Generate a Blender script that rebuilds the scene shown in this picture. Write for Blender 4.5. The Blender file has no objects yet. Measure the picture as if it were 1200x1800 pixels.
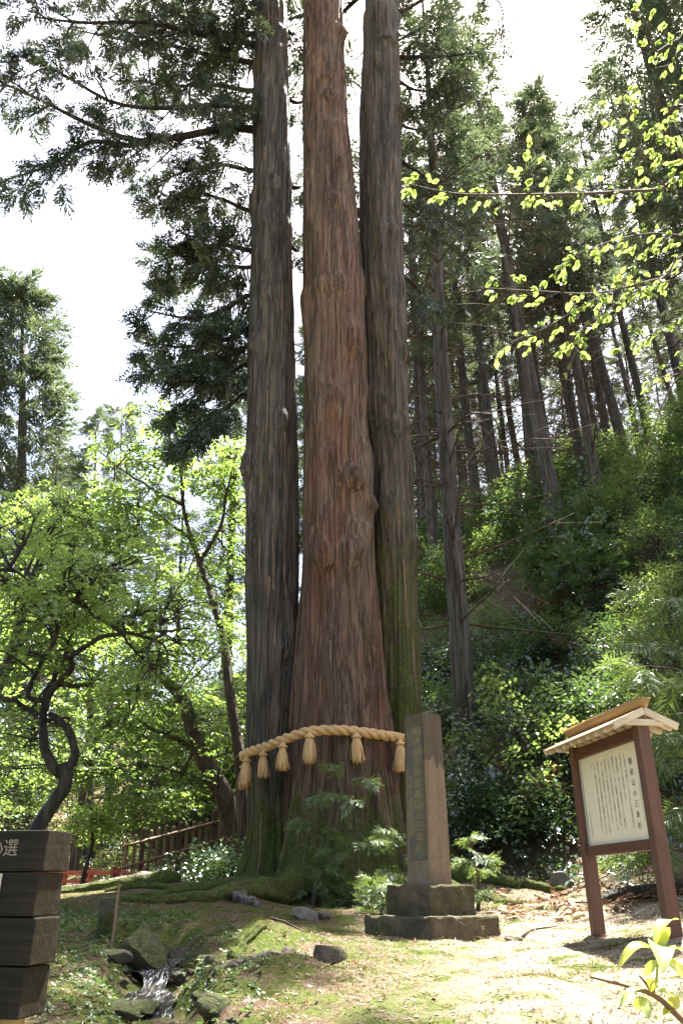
import bpy, bmesh, math, random
import numpy as np
from mathutils import Vector, Matrix

R = math.radians
random.seed(11)
rng = np.random.default_rng(11)
sc = bpy.context.scene
col = sc.collection

# ------------------------------------------------------------------ camera
EYE = np.array((0.0, 0.0, 1.6))
TILT = R(25.7)
FPX = 1394.0                      # focal length in pixels of the 1200x1800 photograph
cam_d = bpy.data.cameras.new('camera')
cam_d.sensor_fit = 'VERTICAL'
cam_d.sensor_height = 36.0
cam_d.lens = 36.0 * FPX / 1800.0
cam_d.clip_start = 0.05
cam_d.clip_end = 3000
cam = bpy.data.objects.new('camera', cam_d)
cam.location = EYE
cam.rotation_euler = (math.pi / 2 + TILT, 0, 0)
col.objects.link(cam)
sc.camera = cam

# ------------------------------------------------------------------ light
SUN_EL, SUN_AZ = R(67), R(31)     # behind the scene, to the right
SUN = np.array((math.cos(SUN_EL) * math.sin(SUN_AZ), math.cos(SUN_EL) * math.cos(SUN_AZ), math.sin(SUN_EL)))
world = bpy.data.worlds.new('World')
sc.world = world
world.use_nodes = True
wn = world.node_tree
sky = wn.nodes.new('ShaderNodeTexSky')
sky.sky_type = 'NISHITA'
sky.sun_disc = False
sky.sun_elevation = SUN_EL
sky.sun_rotation = SUN_AZ
sky.air_density = 1.0
sky.dust_density = 5.0
sky.ozone_density = 1.0
bg = wn.nodes['Background']
bg.inputs['Strength'].default_value = 0.054
wn.links.new(sky.outputs[0], bg.inputs['Color'])
sun_d = bpy.data.lights.new('sun', 'SUN')
sun_d.energy = 5.0
sun_d.angle = R(0.53)
sun_d.color = (1.0, 0.94, 0.84)
sun = bpy.data.objects.new('sun', sun_d)
sun.rotation_euler = Vector(SUN).to_track_quat('Z', 'Y').to_euler()
col.objects.link(sun)
vs = sc.view_settings
vs.view_transform = 'Standard'
vs.look = 'None'
vs.gamma = 1.0
vs.use_curve_mapping = False
vs.exposure = 3.1
sc.cycles.use_denoising = True
sc.cycles.max_bounces = 8
sc.cycles.diffuse_bounces = 4
sc.cycles.transmission_bounces = 6
sc.cycles.transparent_max_bounces = 8
sc.cycles.sample_clamp_indirect = 6.0
sc.cycles.caustics_reflective = False
sc.cycles.caustics_refractive = False

# ------------------------------------------------------------------ helpers
CT, ST = math.cos(TILT), math.sin(TILT)


def at(u, v, y):
    """world point seen at photo pixel (u, v) at forward distance y"""
    p = (u - 600) / FPX
    q = (900 - v) / FPX
    d = np.array((p, CT - q * ST, ST + q * CT))
    return EYE + d * (y / d[1])


def tag(o, label=None, cat=None, group=None, kind=None):
    if label: o['label'] = label
    if cat: o['category'] = cat
    if group: o['group'] = group
    if kind: o['kind'] = kind
    return o


def empty(name, loc, label=None, cat=None, group=None, rz=0.0):
    o = bpy.data.objects.new(name, None)
    o.empty_display_size = 0.2
    o.location = tuple(loc)
    o.rotation_euler = (0, 0, rz)
    col.objects.link(o)
    return tag(o, label, cat, group)


def link(name, me, mat=None, parent=None, world_coords=False):
    if mat is not None and not me.materials:
        me.materials.append(mat)
    o = bpy.data.objects.new(name, me)
    col.objects.link(o)
    if parent is not None:
        o.parent = parent
        if world_coords:          # mesh written in world coordinates under a moved parent
            o.matrix_parent_inverse = Matrix.LocRotScale(parent.location, parent.rotation_euler, parent.scale).inverted()
    return o


def copy_tree(o, parent=None):
    c = o.copy()
    col.objects.link(c)
    c.parent = parent
    for ch in list(o.children):
        copy_tree(ch, c)
    return c


class MB:
    """collects quads and triangles as arrays, builds one mesh"""
    def __init__(s):
        s.v = []; s.q = []; s.t = []; s.n = 0

    def add(s, v, q=None, t=None):
        v = np.asarray(v, dtype=np.float64).reshape(-1, 3)
        if q is not None and len(q): s.q.append(np.asarray(q, dtype=np.int64).reshape(-1, 4) + s.n)
        if t is not None and len(t): s.t.append(np.asarray(t, dtype=np.int64).reshape(-1, 3) + s.n)
        s.v.append(v); s.n += len(v)

    def mesh(s, name, smooth=False):
        me = bpy.data.meshes.new(name)
        v = np.concatenate(s.v)
        q = np.concatenate(s.q) if s.q else np.zeros((0, 4), dtype=np.int64)
        t = np.concatenate(s.t) if s.t else np.zeros((0, 3), dtype=np.int64)
        me.vertices.add(len(v)); me.vertices.foreach_set('co', v.astype(np.float32).ravel())
        lv = np.concatenate((q.ravel(), t.ravel())).astype(np.int32)
        me.loops.add(len(lv)); me.loops.foreach_set('vertex_index', lv)
        ls = np.concatenate((np.arange(len(q)) * 4, len(q) * 4 + np.arange(len(t)) * 3)).astype(np.int32)
        me.polygons.add(len(ls)); me.polygons.foreach_set('loop_start', ls)
        if smooth: me.polygons.foreach_set('use_smooth', np.ones(len(ls), dtype=bool))
        me.update(calc_edges=True)
        return me

    def build(s, name, mat, parent=None, smooth=False, world_coords=False):
        return link(name, s.mesh(name, smooth), mat, parent, world_coords)


def _h(ix, iy, iz):
    n = (ix * 374761393 + iy * 668265263 + iz * 2147483647 * 0 + iz * 1274126177) & 0xFFFFFFFF
    n = ((n ^ (n >> 13)) * 1274126177) & 0xFFFFFFFF
    n = n ^ (n >> 16)
    return (n & 0xFFFF) / 32767.5 - 1.0


def noise3(x, y, z):
    x, y, z = np.broadcast_arrays(np.asarray(x, float), np.asarray(y, float), np.asarray(z, float))
    fx, fy, fz = np.floor(x), np.floor(y), np.floor(z)
    ix, iy, iz = fx.astype(np.int64), fy.astype(np.int64), fz.astype(np.int64)
    a, b, c = x - fx, y - fy, z - fz
    a = a * a * (3 - 2 * a); b = b * b * (3 - 2 * b); c = c * c * (3 - 2 * c)
    r = 0
    for dx in (0, 1):
        for dy in (0, 1):
            for dz in (0, 1):
                w = (a if dx else 1 - a) * (b if dy else 1 - b) * (c if dz else 1 - c)
                r = r + w * _h(ix + dx, iy + dy, iz + dz)
    return r


def fbm(x, y, z, o=4):
    r = 0; a = 1.0; f = 1.0; t = 0
    for k in range(o):
        r = r + a * noise3(x * f + 17.3 * k, y * f + 5.1 * k, z * f + 9.7 * k); t += a
        a *= 0.5; f *= 2.03
    return r / t


def tube(mb, pts, rad, k=6, cap=True, rough=0.0, seed=0.0):
    P = np.asarray(pts, float); n = len(P)
    rad = np.broadcast_to(np.asarray(rad, float), (n,))
    T = np.gradient(P, axis=0)
    T /= np.linalg.norm(T, axis=1)[:, None] + 1e-9
    up = np.array((0, 0, 1.0)) if abs(T[0, 2]) < 0.9 else np.array((1.0, 0, 0))
    N = np.zeros_like(P)
    a = np.cross(up, T[0]); a /= np.linalg.norm(a)
    for i in range(n):
        a = a - T[i] * a.dot(T[i]); a /= np.linalg.norm(a) + 1e-9
        N[i] = a
    B = np.cross(T, N)
    th = np.linspace(0, 2 * math.pi, k, endpoint=False)
    rr = np.repeat(rad[:, None], k, 1)
    if rough:
        c = P[:, None, :] + 0
        nn = fbm(np.cos(th)[None, :] * 1.3 + c[..., 0] * 1.5 + seed, np.sin(th)[None, :] * 1.3 + c[..., 1] * 1.5, c[..., 2] * 1.5, 3)
        rr = rr * (1 + rough * nn)
    V = P[:, None, :] + rr[..., None] * (np.cos(th)[None, :, None] * N[:, None, :] + np.sin(th)[None, :, None] * B[:, None, :])
    i = np.arange(n - 1)[:, None] * k; j = np.arange(k)[None, :]; j2 = (j + 1) % k
    Q = np.stack((i + j, i + j2, i + k + j2, i + k + j), -1).reshape(-1, 4)
    V = V.reshape(-1, 3)
    if cap:
        V = np.concatenate((V, P[:1] - T[:1] * rad[0] * .2, P[-1:] + T[-1:] * rad[-1] * 0.4))
        j = np.arange(k); j2 = (j + 1) % k
        tr = np.concatenate((np.stack((np.full(k, n * k), j2, j), -1), np.stack((np.full(k, n * k + 1), (n - 1) * k + j, (n - 1) * k + j2), -1)))
        mb.add(V, Q, tr)
    else:
        mb.add(V, Q)


def spline(pts, n):
    """Catmull-Rom through points"""
    P = np.asarray(pts, float)
    P = np.concatenate((2 * P[:1] - P[1:2], P, 2 * P[-1:] - P[-2:-1]))
    m = len(P) - 3
    t = np.linspace(0, m - 1e-6, n); i = t.astype(int); f = (t - i)[:, None]
    a, b, c, d = P[i], P[i + 1], P[i + 2], P[i + 3]
    return 0.5 * (2 * b + (c - a) * f + (2 * a - 5 * b + 4 * c - d) * f * f + (3 * b - a - 3 * c + d) * f ** 3)


def box_bm(sx, sy, sz, bev=0.0, seg=2, taper=1.0, cut=0):
    bm = bmesh.new()
    bmesh.ops.create_cube(bm, size=1.0)
    for v in bm.verts:
        k = taper if v.co.z > 0 else 1.0
        v.co = Vector((v.co.x * sx * k, v.co.y * sy * k, v.co.z * sz))
    if bev: bmesh.ops.bevel(bm, geom=bm.edges[:], offset=bev, segments=seg, affect='EDGES', profile=0.6)
    if cut: bmesh.ops.subdivide_edges(bm, edges=bm.edges[:], cuts=cut, use_grid_fill=True)
    return bm


def box(name, size, mat, parent=None, loc=(0, 0, 0), rot=(0, 0, 0), bev=0.004, taper=1.0, cut=0, rough=0.0, smooth=False):
    bm = box_bm(*size, bev, 2, taper, cut)
    me = bpy.data.meshes.new(name)
    bm.to_mesh(me); bm.free()
    if rough:
        co = np.zeros(len(me.vertices) * 3, dtype=np.float32); me.vertices.foreach_get('co', co); co = co.reshape(-1, 3)
        s = 9.0
        d = np.stack([fbm(co[:, 0] * s + 3 + 7 * k + loc[0], co[:, 1] * s + loc[1], co[:, 2] * s + 11 * k, 4) for k in range(3)], -1)
        me.vertices.foreach_set('co', (co + d * rough).astype(np.float32).ravel())
    if smooth: me.polygons.foreach_set('use_smooth', np.ones(len(me.polygons), dtype=bool))
    me.update()
    o = link(name, me, mat, parent)
    o.location = tuple(loc); o.rotation_euler = rot
    return o


# ------------------------------------------------------------------ materials
class NT:
    def __init__(s, name):
        s.m = bpy.data.materials.new(name); s.m.use_nodes = True
        s.t = s.m.node_tree; s.t.nodes.clear()
        s.out = s.t.nodes.new('ShaderNodeOutputMaterial')

    def n(s, typ, props=None, **ins):
        nd = s.t.nodes.new('ShaderNode' + typ)
        for k, v in (props or {}).items(): setattr(nd, k, v)
        for k, v in ins.items():
            key = int(k[1:]) if k[0] == '_' else k.replace('__', ' ')
            so = nd.inputs[key]
            if isinstance(v, bpy.types.NodeSocket): s.t.links.new(v, so)
            elif isinstance(v, (tuple, list)) and len(v) == 3 and so.type == 'RGBA': so.default_value = (*v, 1)
            else: so.default_value = v
        return nd

    def coord(s, scale=(1, 1, 1), kind='Object', rot=(0, 0, 0)):
        c = s.n('TexCoord')
        return s.n('Mapping', None, Vector=c.outputs[kind], Scale=scale, Rotation=rot).outputs[0]

    def noise(s, vec, scale=5, detail=5, rough=.55, dist=0.0):
        return s.n('TexNoise', None, Vector=vec, Scale=scale, Detail=detail, Roughness=rough, Distortion=dist).outputs['Fac']

    def ramp(s, fac, stops):
        nd = s.n('ValToRGB', None, Fac=fac); e = nd.color_ramp.elements
        while len(e) < len(stops): e.new(0.5)
        for el, (p, c) in zip(e, stops):
            el.position = p; el.color = (*c, 1) if len(c) == 3 else c
        return nd.outputs['Color']

    def step(s, fac, a, b):
        return s.n('MapRange', {'interpolation_type': 'SMOOTHSTEP'}, Value=fac, From__Min=a, From__Max=b).outputs[0]

    def mix(s, f, a, b, mode='MIX'):
        nd = s.n('MixRGB', {'blend_type': mode}, Fac=f)
        for so, v in ((nd.inputs[1], a), (nd.inputs[2], b)):
            if isinstance(v, bpy.types.NodeSocket): s.t.links.new(v, so)
            else: so.default_value = (*v, 1)
        return nd.outputs[0]

    def math(s, op, a, b=0.0, clamp=False):
        return s.n('Math', {'operation': op, 'use_clamp': clamp}, _0=a, _1=b).outputs[0]

    def bump(s, h, strength=.5, dist=.02, normal=None):
        kw = dict(Height=h, Strength=strength, Distance=dist)
        if normal is not None: kw['Normal'] = normal
        return s.n('Bump', None, **kw).outputs[0]

    def surf(s, color, rough=.8, normal=None, spec=.3, **kw):
        args = {'Base__Color': color, 'Roughness': rough, 'Specular__IOR__Level': spec, **kw}
        if normal is not None: args['Normal'] = normal
        b = s.n('BsdfPrincipled', None, **args)
        s.t.links.new(b.outputs[0], s.out.inputs[0])
        return s.m


def leaf_mat(name, c1, c2, trans, tf=.45, gloss=.06, rough=.35, hue=None):
    """thin leaf: diffuse + light through the leaf + a little sheen, varied per leaf"""
    t = NT(name)
    rnd = t.n('NewGeometry').outputs['Random Per Island']
    oi = t.n('ObjectInfo').outputs['Random']
    f = t.math('FRACT', t.math('ADD', rnd, oi))
    c = t.mix(f, c1, c2)
    tr = t.mix(f, tuple(x * .8 for x in trans), tuple(min(1, x * 1.2) for x in trans))
    d = t.n('BsdfDiffuse', None, Color=c).outputs[0]
    l = t.n('BsdfTranslucent', None, Color=tr).outputs[0]
    m = t.n('MixShader', None, Fac=tf, _1=d, _2=l).outputs[0]
    if gloss:
        g = t.n('BsdfGlossy', None, Color=(.9, .95, 1.0), Roughness=rough).outputs[0]
        m = t.n('MixShader', None, Fac=gloss, _1=m, _2=g).outputs[0]
    t.t.links.new(m, t.out.inputs[0])
    return t.m


def bark_mat(name, pale, mid, dark, red, moss=(.1, .115, .032), redness=.5, moss_z=(1.9, 4.0), moss_amt=.5, streak=1.0, sheen=.25):
    t = NT(name)
    iso = t.coord((1, 1, 1))
    n1 = t.noise(t.coord((7, 7, .42)), 1.5 * streak, 8, .68, .35)
    n2 = t.noise(t.coord((2.6, 2.6, .2)), 1.0, 5, .6, .5)
    n3 = t.noise(t.coord((1.1, 1.1, .6)), 1.1, 4, .6)
    hair = t.noise(t.coord((20, 20, 1.0)), 1.0, 6, .75)
    def furrow(k, zf, w, seed):
        f = t.noise(t.coord((k, k, zf)), 1.0, 4, .55, .5)
        g = t.step(t.noise(t.coord((k * .5, k * .5, zf * 2.2)), 1.3, 3, .6), .4, .58)
        return t.math('MULTIPLY', g, t.math('SUBTRACT', 1.0, t.step(t.math('ABSOLUTE', t.math('SUBTRACT', f, seed)), w * .3, w)))
    crack = t.math('MAXIMUM', furrow(5.0, .16, .035, .5), t.math('MULTIPLY', furrow(9.5, .3, .05, .47), .8))
    c = t.ramp(n1, [(.27, dark), (.43, mid), (.61, pale), (.8, tuple(min(1, x * 1.35) for x in pale))])
    c = t.mix(t.math('MULTIPLY', t.step(n2, .47, .6), redness), c, red)
    c = t.mix(t.math('MULTIPLY', t.step(n3, .5, .68), .55), c, pale)
    n5 = t.noise(t.coord((.9, .9, .35)), 1.0, 5, .65, .5)
    c = t.mix(t.math('MULTIPLY', t.step(n5, .46, .62), .5), c, tuple(x * .62 for x in mid))
    film = t.noise(t.coord((1.9, 1.9, .14)), 1.3, 5, .6, .3)
    c = t.mix(t.math('MULTIPLY', t.step(film, .53, .66), .5), c, (.12, .115, .05))
    c = t.mix(t.step(hair, .32, .7), t.mix(.55, c, dark), c)
    ridge = furrow(8.0, .35, .05, .56)
    c = t.mix(t.math('MULTIPLY', ridge, .2), c, tuple(min(1, x * 1.5) for x in pale))
    c = t.mix(t.math('MULTIPLY', crack, .5), c, tuple(x * .7 for x in dark))
    geo = t.n('NewGeometry')
    z = t.n('SeparateXYZ', None, Vector=geo.outputs['Position']).outputs[2]
    low = t.math('SUBTRACT', 1.0, t.step(z, moss_z[0], moss_z[1]))
    mn = t.noise(t.coord((2.6, 2.6, .8)), 1.5, 8, .72)
    mm = t.step(t.math('ADD', t.math('MULTIPLY', low, .42), t.math('MULTIPLY', mn, 1.0)), .98 - .4 * moss_amt, 1.2 - .4 * moss_amt)
    mcol = t.ramp(t.noise(iso, 26, 6, .75), [(.3, tuple(x * .25 for x in moss)), (.5, moss), (.72, tuple(x * 1.7 for x in moss))])
    c = t.mix(mm, c, mcol)
    hgt = t.math('SUBTRACT', t.math('ADD', n1, t.math('MULTIPLY', hair, .45)), t.math('MULTIPLY', crack, 1.2))
    nb = t.bump(hgt, 1.0, .09)
    nb = t.bump(t.noise(iso, 30, 6, .75), t.math('MULTIPLY', mm, 1.0), .06, nb)
    return t.surf(c, t.math('ADD', .58, t.math('MULTIPLY', mm, .4)), nb, sheen)


def stone_mat(name, a, b, moss=(.075, .09, .022), moss_amt=.4, spec=.3, scale=1.0):
    t = NT(name)
    v = t.coord((scale, scale, scale))
    n = t.noise(v, 6, 8, .65); n2 = t.noise(v, 45, 5, .7); n3 = t.noise(v, 2.2, 5, .6)
    c = t.mix(t.step(n, .3, .7), a, b)
    c = t.mix(t.math('MULTIPLY', t.step(n2, .45, .7), .5), c, tuple(x * .45 for x in a))
    nz = t.n('SeparateXYZ', None, Vector=t.n('NewGeometry').outputs['Normal']).outputs[2]
    n4 = t.noise(v, 13, 6, .7)
    m = t.step(t.math('ADD', t.math('ADD', t.math('MULTIPLY', nz, .2), n3), t.math('MULTIPLY', n4, .5)), 1.02 - .4 * moss_amt, 1.22 - .4 * moss_amt)
    mc = t.ramp(t.noise(v, 34, 6, .75), [(.3, tuple(x * .2 for x in moss)), (.5, tuple(x * .8 for x in moss)), (.7, tuple(x * 1.5 for x in moss))])
    c = t.mix(m, c, mc)
    nb = t.bump(t.math('ADD', n, t.math('MULTIPLY', n2, .35)), .9, .04)
    nb = t.bump(t.noise(v, 30, 6, .75), m, .05, nb)
    return t.surf(c, .85, nb, spec)


def wood_mat(name, a, b, rough=.6, spec=.3, axis=0, bumpd=.004, gscale=1.0, stain=None):
    t = NT(name)
    s = [22 * gscale] * 3; s[axis] = 1.2 * gscale
    n = t.noise(t.coord(tuple(s)), 1.5, 7, .65, .6); m = t.noise(t.coord(), 2.5, 4, .6)
    c = t.mix(t.step(n, .3, .7), a, b)
    c = t.mix(t.math('MULTIPLY', t.step(m, .45, .7), .45), c, tuple(x * .6 for x in a))
    if stain: c = t.mix(t.step(t.noise(t.coord((3, 3, 3)), 1.3, 5, .6), .5, .66), c, stain)
    return t.surf(c, rough, t.bump(n, .6, bumpd), spec)


def plain_mat(name, c, rough=.6, spec=.3, metal=0.0):
    t = NT(name)
    n = t.noise(t.coord(), 18, 5, .6)
    cc = t.mix(n, tuple(x * .85 for x in c), tuple(min(1, x * 1.12) for x in c))
    return t.surf(cc, rough, None, spec, Metallic=metal)


M = {}
M['bark_left'] = bark_mat('bark_grey', (.155, .138, .125), (.092, .08, .072), (.02, .017, .015), (.12, .09, .072), redness=.5, moss_z=(1.7, 4.8), moss_amt=.85)
M['bark_mid'] = bark_mat('bark_red', (.24, .17, .12), (.165, .1, .068), (.03, .019, .014), (.205, .088, .05), redness=.75, moss_z=(1.6, 3.9), moss_amt=.95)
M['bark_right'] = bark_mat('bark_brown', (.155, .125, .095), (.09, .072, .056), (.016, .013, .011), (.13, .085, .058), redness=.5, moss_z=(2.0, 12.0), moss_amt=.9)
M['bark_far'] = bark_mat('bark_far', (.165, .148, .132), (.1, .088, .079), (.022, .019, .017), (.12, .092, .075), redness=.4, moss_z=(0, 1), moss_amt=.3)  # lightened and greyed: the haze over far trunks is put into the colour
M['bark_maple'] = bark_mat('bark_maple', (.17, .13, .095), (.11, .08, .058), (.035, .025, .02), (.16, .1, .06), redness=.4, moss_z=(0, 1), moss_amt=.42)
M['bark_dark'] = bark_mat('bark_dark', (.07, .06, .05), (.045, .038, .032), (.015, .012, .01), (.05, .04, .03), redness=.3, moss_z=(0, 1), moss_amt=.35)
M['root'] = bark_mat('root_bark', (.2, .165, .13), (.13, .1, .075), (.035, .026, .02), (.15, .1, .07), moss=(.1, .12, .03), redness=.3, moss_z=(1.4, 4), moss_amt=.85)
M['root_bare'] = bark_mat('root_bare', (.3, .27, .24), (.2, .17, .15), (.06, .05, .04), (.2, .15, .12), redness=.3, moss_z=(1.4, 1.5), moss_amt=.25)
M['twig'] = plain_mat('twig', (.075, .058, .046), .85, .1)
M['twig_red'] = plain_mat('twig_red', (.17, .1, .06), .7, .2)
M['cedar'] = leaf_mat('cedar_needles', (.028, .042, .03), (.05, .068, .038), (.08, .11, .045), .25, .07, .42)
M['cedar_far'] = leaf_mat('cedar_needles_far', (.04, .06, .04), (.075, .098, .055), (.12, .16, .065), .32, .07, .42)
M['sapling'] = leaf_mat('sapling_fronds', (.075, .12, .036), (.11, .16, .045), (.2, .28, .06), .35, .05, .4)
M['maple'] = leaf_mat('maple_leaf', (.085, .145, .045), (.12, .18, .055), (.36, .5, .11), .57, .05, .35)
M['maple_y'] = leaf_mat('maple_leaf_young', (.08, .14, .036), (.115, .175, .045), (.27, .4, .075), .55, .05, .35)
M['beech'] = leaf_mat('spring_leaf', (.1, .165, .045), (.15, .2, .055), (.32, .44, .085), .52, .05, .35)
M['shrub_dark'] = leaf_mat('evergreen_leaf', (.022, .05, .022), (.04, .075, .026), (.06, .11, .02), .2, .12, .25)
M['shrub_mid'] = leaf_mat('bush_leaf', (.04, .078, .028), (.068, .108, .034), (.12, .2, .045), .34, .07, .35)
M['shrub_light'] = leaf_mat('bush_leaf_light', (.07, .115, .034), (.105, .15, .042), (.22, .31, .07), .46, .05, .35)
M['cover'] = leaf_mat('ground_cover_leaf', (.055, .1, .035), (.09, .14, .04), (.15, .24, .05), .3, .035, .45)
M['litter'] = leaf_mat('leaf_litter', (.045, .026, .017), (.2, .135, .09), (.2, .12, .06), .15, .03, .5)
M['moss'] = leaf_mat('moss', (.07, .1, .018), (.11, .14, .025), (.16, .22, .03), .3, 0)
M['dry'] = leaf_mat('dry_frond', (.11, .055, .03), (.19, .11, .06), (.15, .08, .03), .15, .02, .5)
M['stone'] = stone_mat('field_stone', (.09, .07, .055), (.18, .145, .115), moss_amt=.5)
M['stone_wet'] = stone_mat('stream_stone', (.024, .021, .018), (.062, .054, .045), moss_amt=.6, spec=.35)
M['stone_moss'] = stone_mat('mossy_stone', (.06, .052, .042), (.125, .11, .09), moss_amt=.95)
M['stone_pale'] = stone_mat('pale_stone', (.1, .094, .086), (.18, .168, .155), moss_amt=.35)
M['plinth'] = stone_mat('plinth_stone', (.055, .044, .03), (.125, .1, .066), moss=(.075, .075, .018), moss_amt=.66)

# ------------------------------------------------------------------ terrain
CP = np.array([
    (0, 0, 0), (-3, 0, 0), (3, 0, .05), (0, 2.4, .15), (-3, 2.4, .2), (3, 2.4, .3), (0, -10, -.2), (-10, -10, 0), (12, -8, 2),
    (-2.2, 4.2, .85), (-.6, 4.3, .78), (.5, 4.4, .9), (1.6, 4.4, .97), (3, 4.2, 1.08), (5, 4.5, 1.4), (-4, 4.5, .95),
    (-3, 6.3, 1.2), (-1.9, 6.0, 1.16), (-.4, 6.2, 1.1), (.3, 6.6, 1.08), (1.2, 7, 1.12), (2.5, 7, 1.27), (4, 7.5, 1.45), (6, 7, 1.9),
    (1.2, 8.8, 1.18), (0, 9, 1.28), (-1.6, 9, 1.4), (-3.5, 9, 1.42), (2.4, 8.3, 1.25), (4, 10, 1.55), (6, 10, 2.3),
    (0, 12.4, 1.62), (-1.6, 12.6, 1.66), (1.7, 12.6, 1.66), (0, 14, 1.85), (-3.2, 12.6, 1.62), (-4.3, 12.9, 1.52), (-6, 12, 1.42), (2.6, 11, 1.42),
    (-3.6, 15.5, 1.35), (-5.2, 17.5, .85), (-8, 16, .8), (-5.4, 22, 1.85), (-3.4, 25, 2.4), (-1, 17, 2.0),
    (3, 13.2, 1.8), (2.7, 17, 3.7), (5, 13.5, 2.9), (8, 12, 4), (7, 17, 6), (12, 14, 8.5), (4, 25, 9.4), (10, 25, 13), (.5, 26, 7.0),
    (2, 35, 15), (10, 35, 19), (20, 30, 23), (30, 20, 24), (-7, 28, 3.4), (-12, 25, 2.6), (-6, 40, 9), (-15, 40, 7), (-25, 40, 4),
    (0, 60, 21), (20, 60, 29), (-30, 60, 8), (0, 120, 27), (60, 100, 42), (-80, 100, 14), (-30, 10, .5), (40, 0, 17), (-40, -30, -1),
    (40, -30, 9), (0, -40, -1), (15, 5, 7.5), (-10, 6, .9), (9, 5.5, 3.4), (0, 200, 30), (150, 50, 45), (-150, 50, 10), (-150, -100, -2), (150, -100, 12), (0, -150, -2)], float)


def _tps():
    n = len(CP); d = np.linalg.norm(CP[:, None, :2] - CP[None, :, :2], axis=2)
    K = d + np.eye(n) * 0.02                        # biharmonic-like, gentle extrapolation
    A = np.zeros((n + 1, n + 1)); A[:n, :n] = K; A[:n, n] = 1; A[n, :n] = 1
    return np.linalg.solve(A, np.concatenate((CP[:, 2], [0])))


TW = _tps()
STREAM = spline([(-1.75, 8.3, 1.2), (-1.52, 7.6, 1.1), (-1.40, 7.1, 1.06), (-1.36, 6.75, 1.04), (-1.30, 6.3, .97), (-1.12, 5.8, .93), (-.98, 5.3, .88), (-.8, 4.5, .62), (-.5, 3.2, .12), (-.2, 1.8, -.05)], 120)
BUMPS = [(-.62, 7.1, .16, .33), (-.35, 6.3, .1, .3), (-1.9, 7.4, .1, .3), (-.72, 8.0, .1, .4), (-2.4, 6.2, .07, .5), (1.9, 10.3, .07, .6),
         (-2.6, 13.2, .13, .7), (-3.6, 13.0, .06, .8), (2.9, 9.9, .09, .35), (3.5, 9.7, .1, .4), (.95, 5.6, .05, .5), (2.3, 9.0, .04, .4),
         (.9, 12.2, -.12, .55), (-.45, 11.75, -.24, .5), (0.05, 11.9, -.2, .5)]


def base_h(x, y):
    x = np.asarray(x, float); y = np.asarray(y, float)
    sh = np.broadcast(x, y).shape
    P = np.stack((np.broadcast_to(x, sh).ravel(), np.broadcast_to(y, sh).ravel()), -1)
    out = np.empty(len(P))
    for s in range(0, len(P), 40000):
        p = P[s:s + 40000]
        d = np.linalg.norm(p[:, None, :] - CP[None, :, :2], axis=2)
        out[s:s + 40000] = d @ TW[:-1] + TW[-1]
    return np.clip(out.reshape(sh), -4, 60)


def H(x, y):
    x = np.asarray(x, float); y = np.asarray(y, float)
    z = base_h(x, y)
    for bx_, by_, a, r in BUMPS:
        z = z + a * np.exp(-((x - bx_) ** 2 + (y - by_) ** 2) / r ** 2)
    dist = np.hypot(x, y)
    z = z + .07 * fbm(x * 1.1, y * 1.1, 3.0, 3) + .035 * fbm(x * 4, y * 4, 1.0, 4) + np.clip((dist - 12) / 20, 0, 1) * .5 * fbm(x * .25, y * .25, 7.0, 3)
    # the stream's channel
    near = (np.abs(x + 1.1) < 2) & (y > 1) & (y < 9.2)
    if np.any(near):
        shp = z.shape; zf = z.ravel().copy(); m = near.ravel()
        px = np.broadcast_to(x, shp).ravel()[m]; py = np.broadcast_to(y, shp).ravel()[m]
        d2 = (px[:, None] - STREAM[None, :, 0]) ** 2 + (py[:, None] - STREAM[None, :, 1]) ** 2
        k = d2.argmin(1); d = np.sqrt(d2[np.arange(len(k)), k]); sz = STREAM[k, 2]
        prof = sz - .06 + .03 * fbm(px * 9, py * 9, 4.0, 2) + np.clip((d - .13) / .30, 0, 3) ** 1.35 * .28
        zf[m] = np.minimum(zf[m], prof)
        z = zf.reshape(shp)
    return z


def hz(x, y):
    return float(H(np.array([x]), np.array([y]))[0])


def ground_material():
    t = NT('forest_floor')
    iso = t.coord()
    n1 = t.noise(iso, .55, 6, .62, .4); n2 = t.noise(iso, 2.6, 6, .65, .3); n3 = t.noise(iso, 22, 6, .72); n4 = t.noise(iso, 110, 4, .75)
    soil = t.ramp(n3, [(.28, (.05, .034, .024)), (.5, (.13, .09, .062)), (.72, (.27, .205, .15))])
    dry = t.ramp(n4, [(.3, (.13, .095, .062)), (.52, (.34, .28, .2)), (.72, (.5, .44, .34))])
    moss = t.ramp(t.mix(.5, n3, n4), [(.35, (.03, .045, .01)), (.52, (.085, .115, .022)), (.68, (.16, .185, .04))])
    pos = t.n('NewGeometry').outputs['Position']
    xyz = t.n('SeparateXYZ', None, Vector=pos)
    X, Y = xyz.outputs[0], xyz.outputs[1]
    # dry trodden litter to the right of the monument, moss to the left of it, brown duff up the hill
    right = t.step(t.math('ADD', t.math('ADD', X, t.math('MULTIPLY', Y, -.08)), t.math('MULTIPLY', n1, 1.6)), .0, 1.7)
    c = t.mix(t.step(n2, .40, .56), soil, moss)
    dryer = t.mix(t.step(n2, .5, .63), dry, moss)
    c = t.mix(right, c, dryer)
    up = t.step(Y, 9.8, 13.5)
    c = t.mix(t.math('MULTIPLY', up, t.math('SUBTRACT', 1.0, t.math('MULTIPLY', t.step(n2, .5, .6), .5))), c, soil)
    h = t.math('ADD', n3, t.math('MULTIPLY', n4, .6))
    return t.surf(c, .95, t.bump(h, 1.0, .045), .12)


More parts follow.
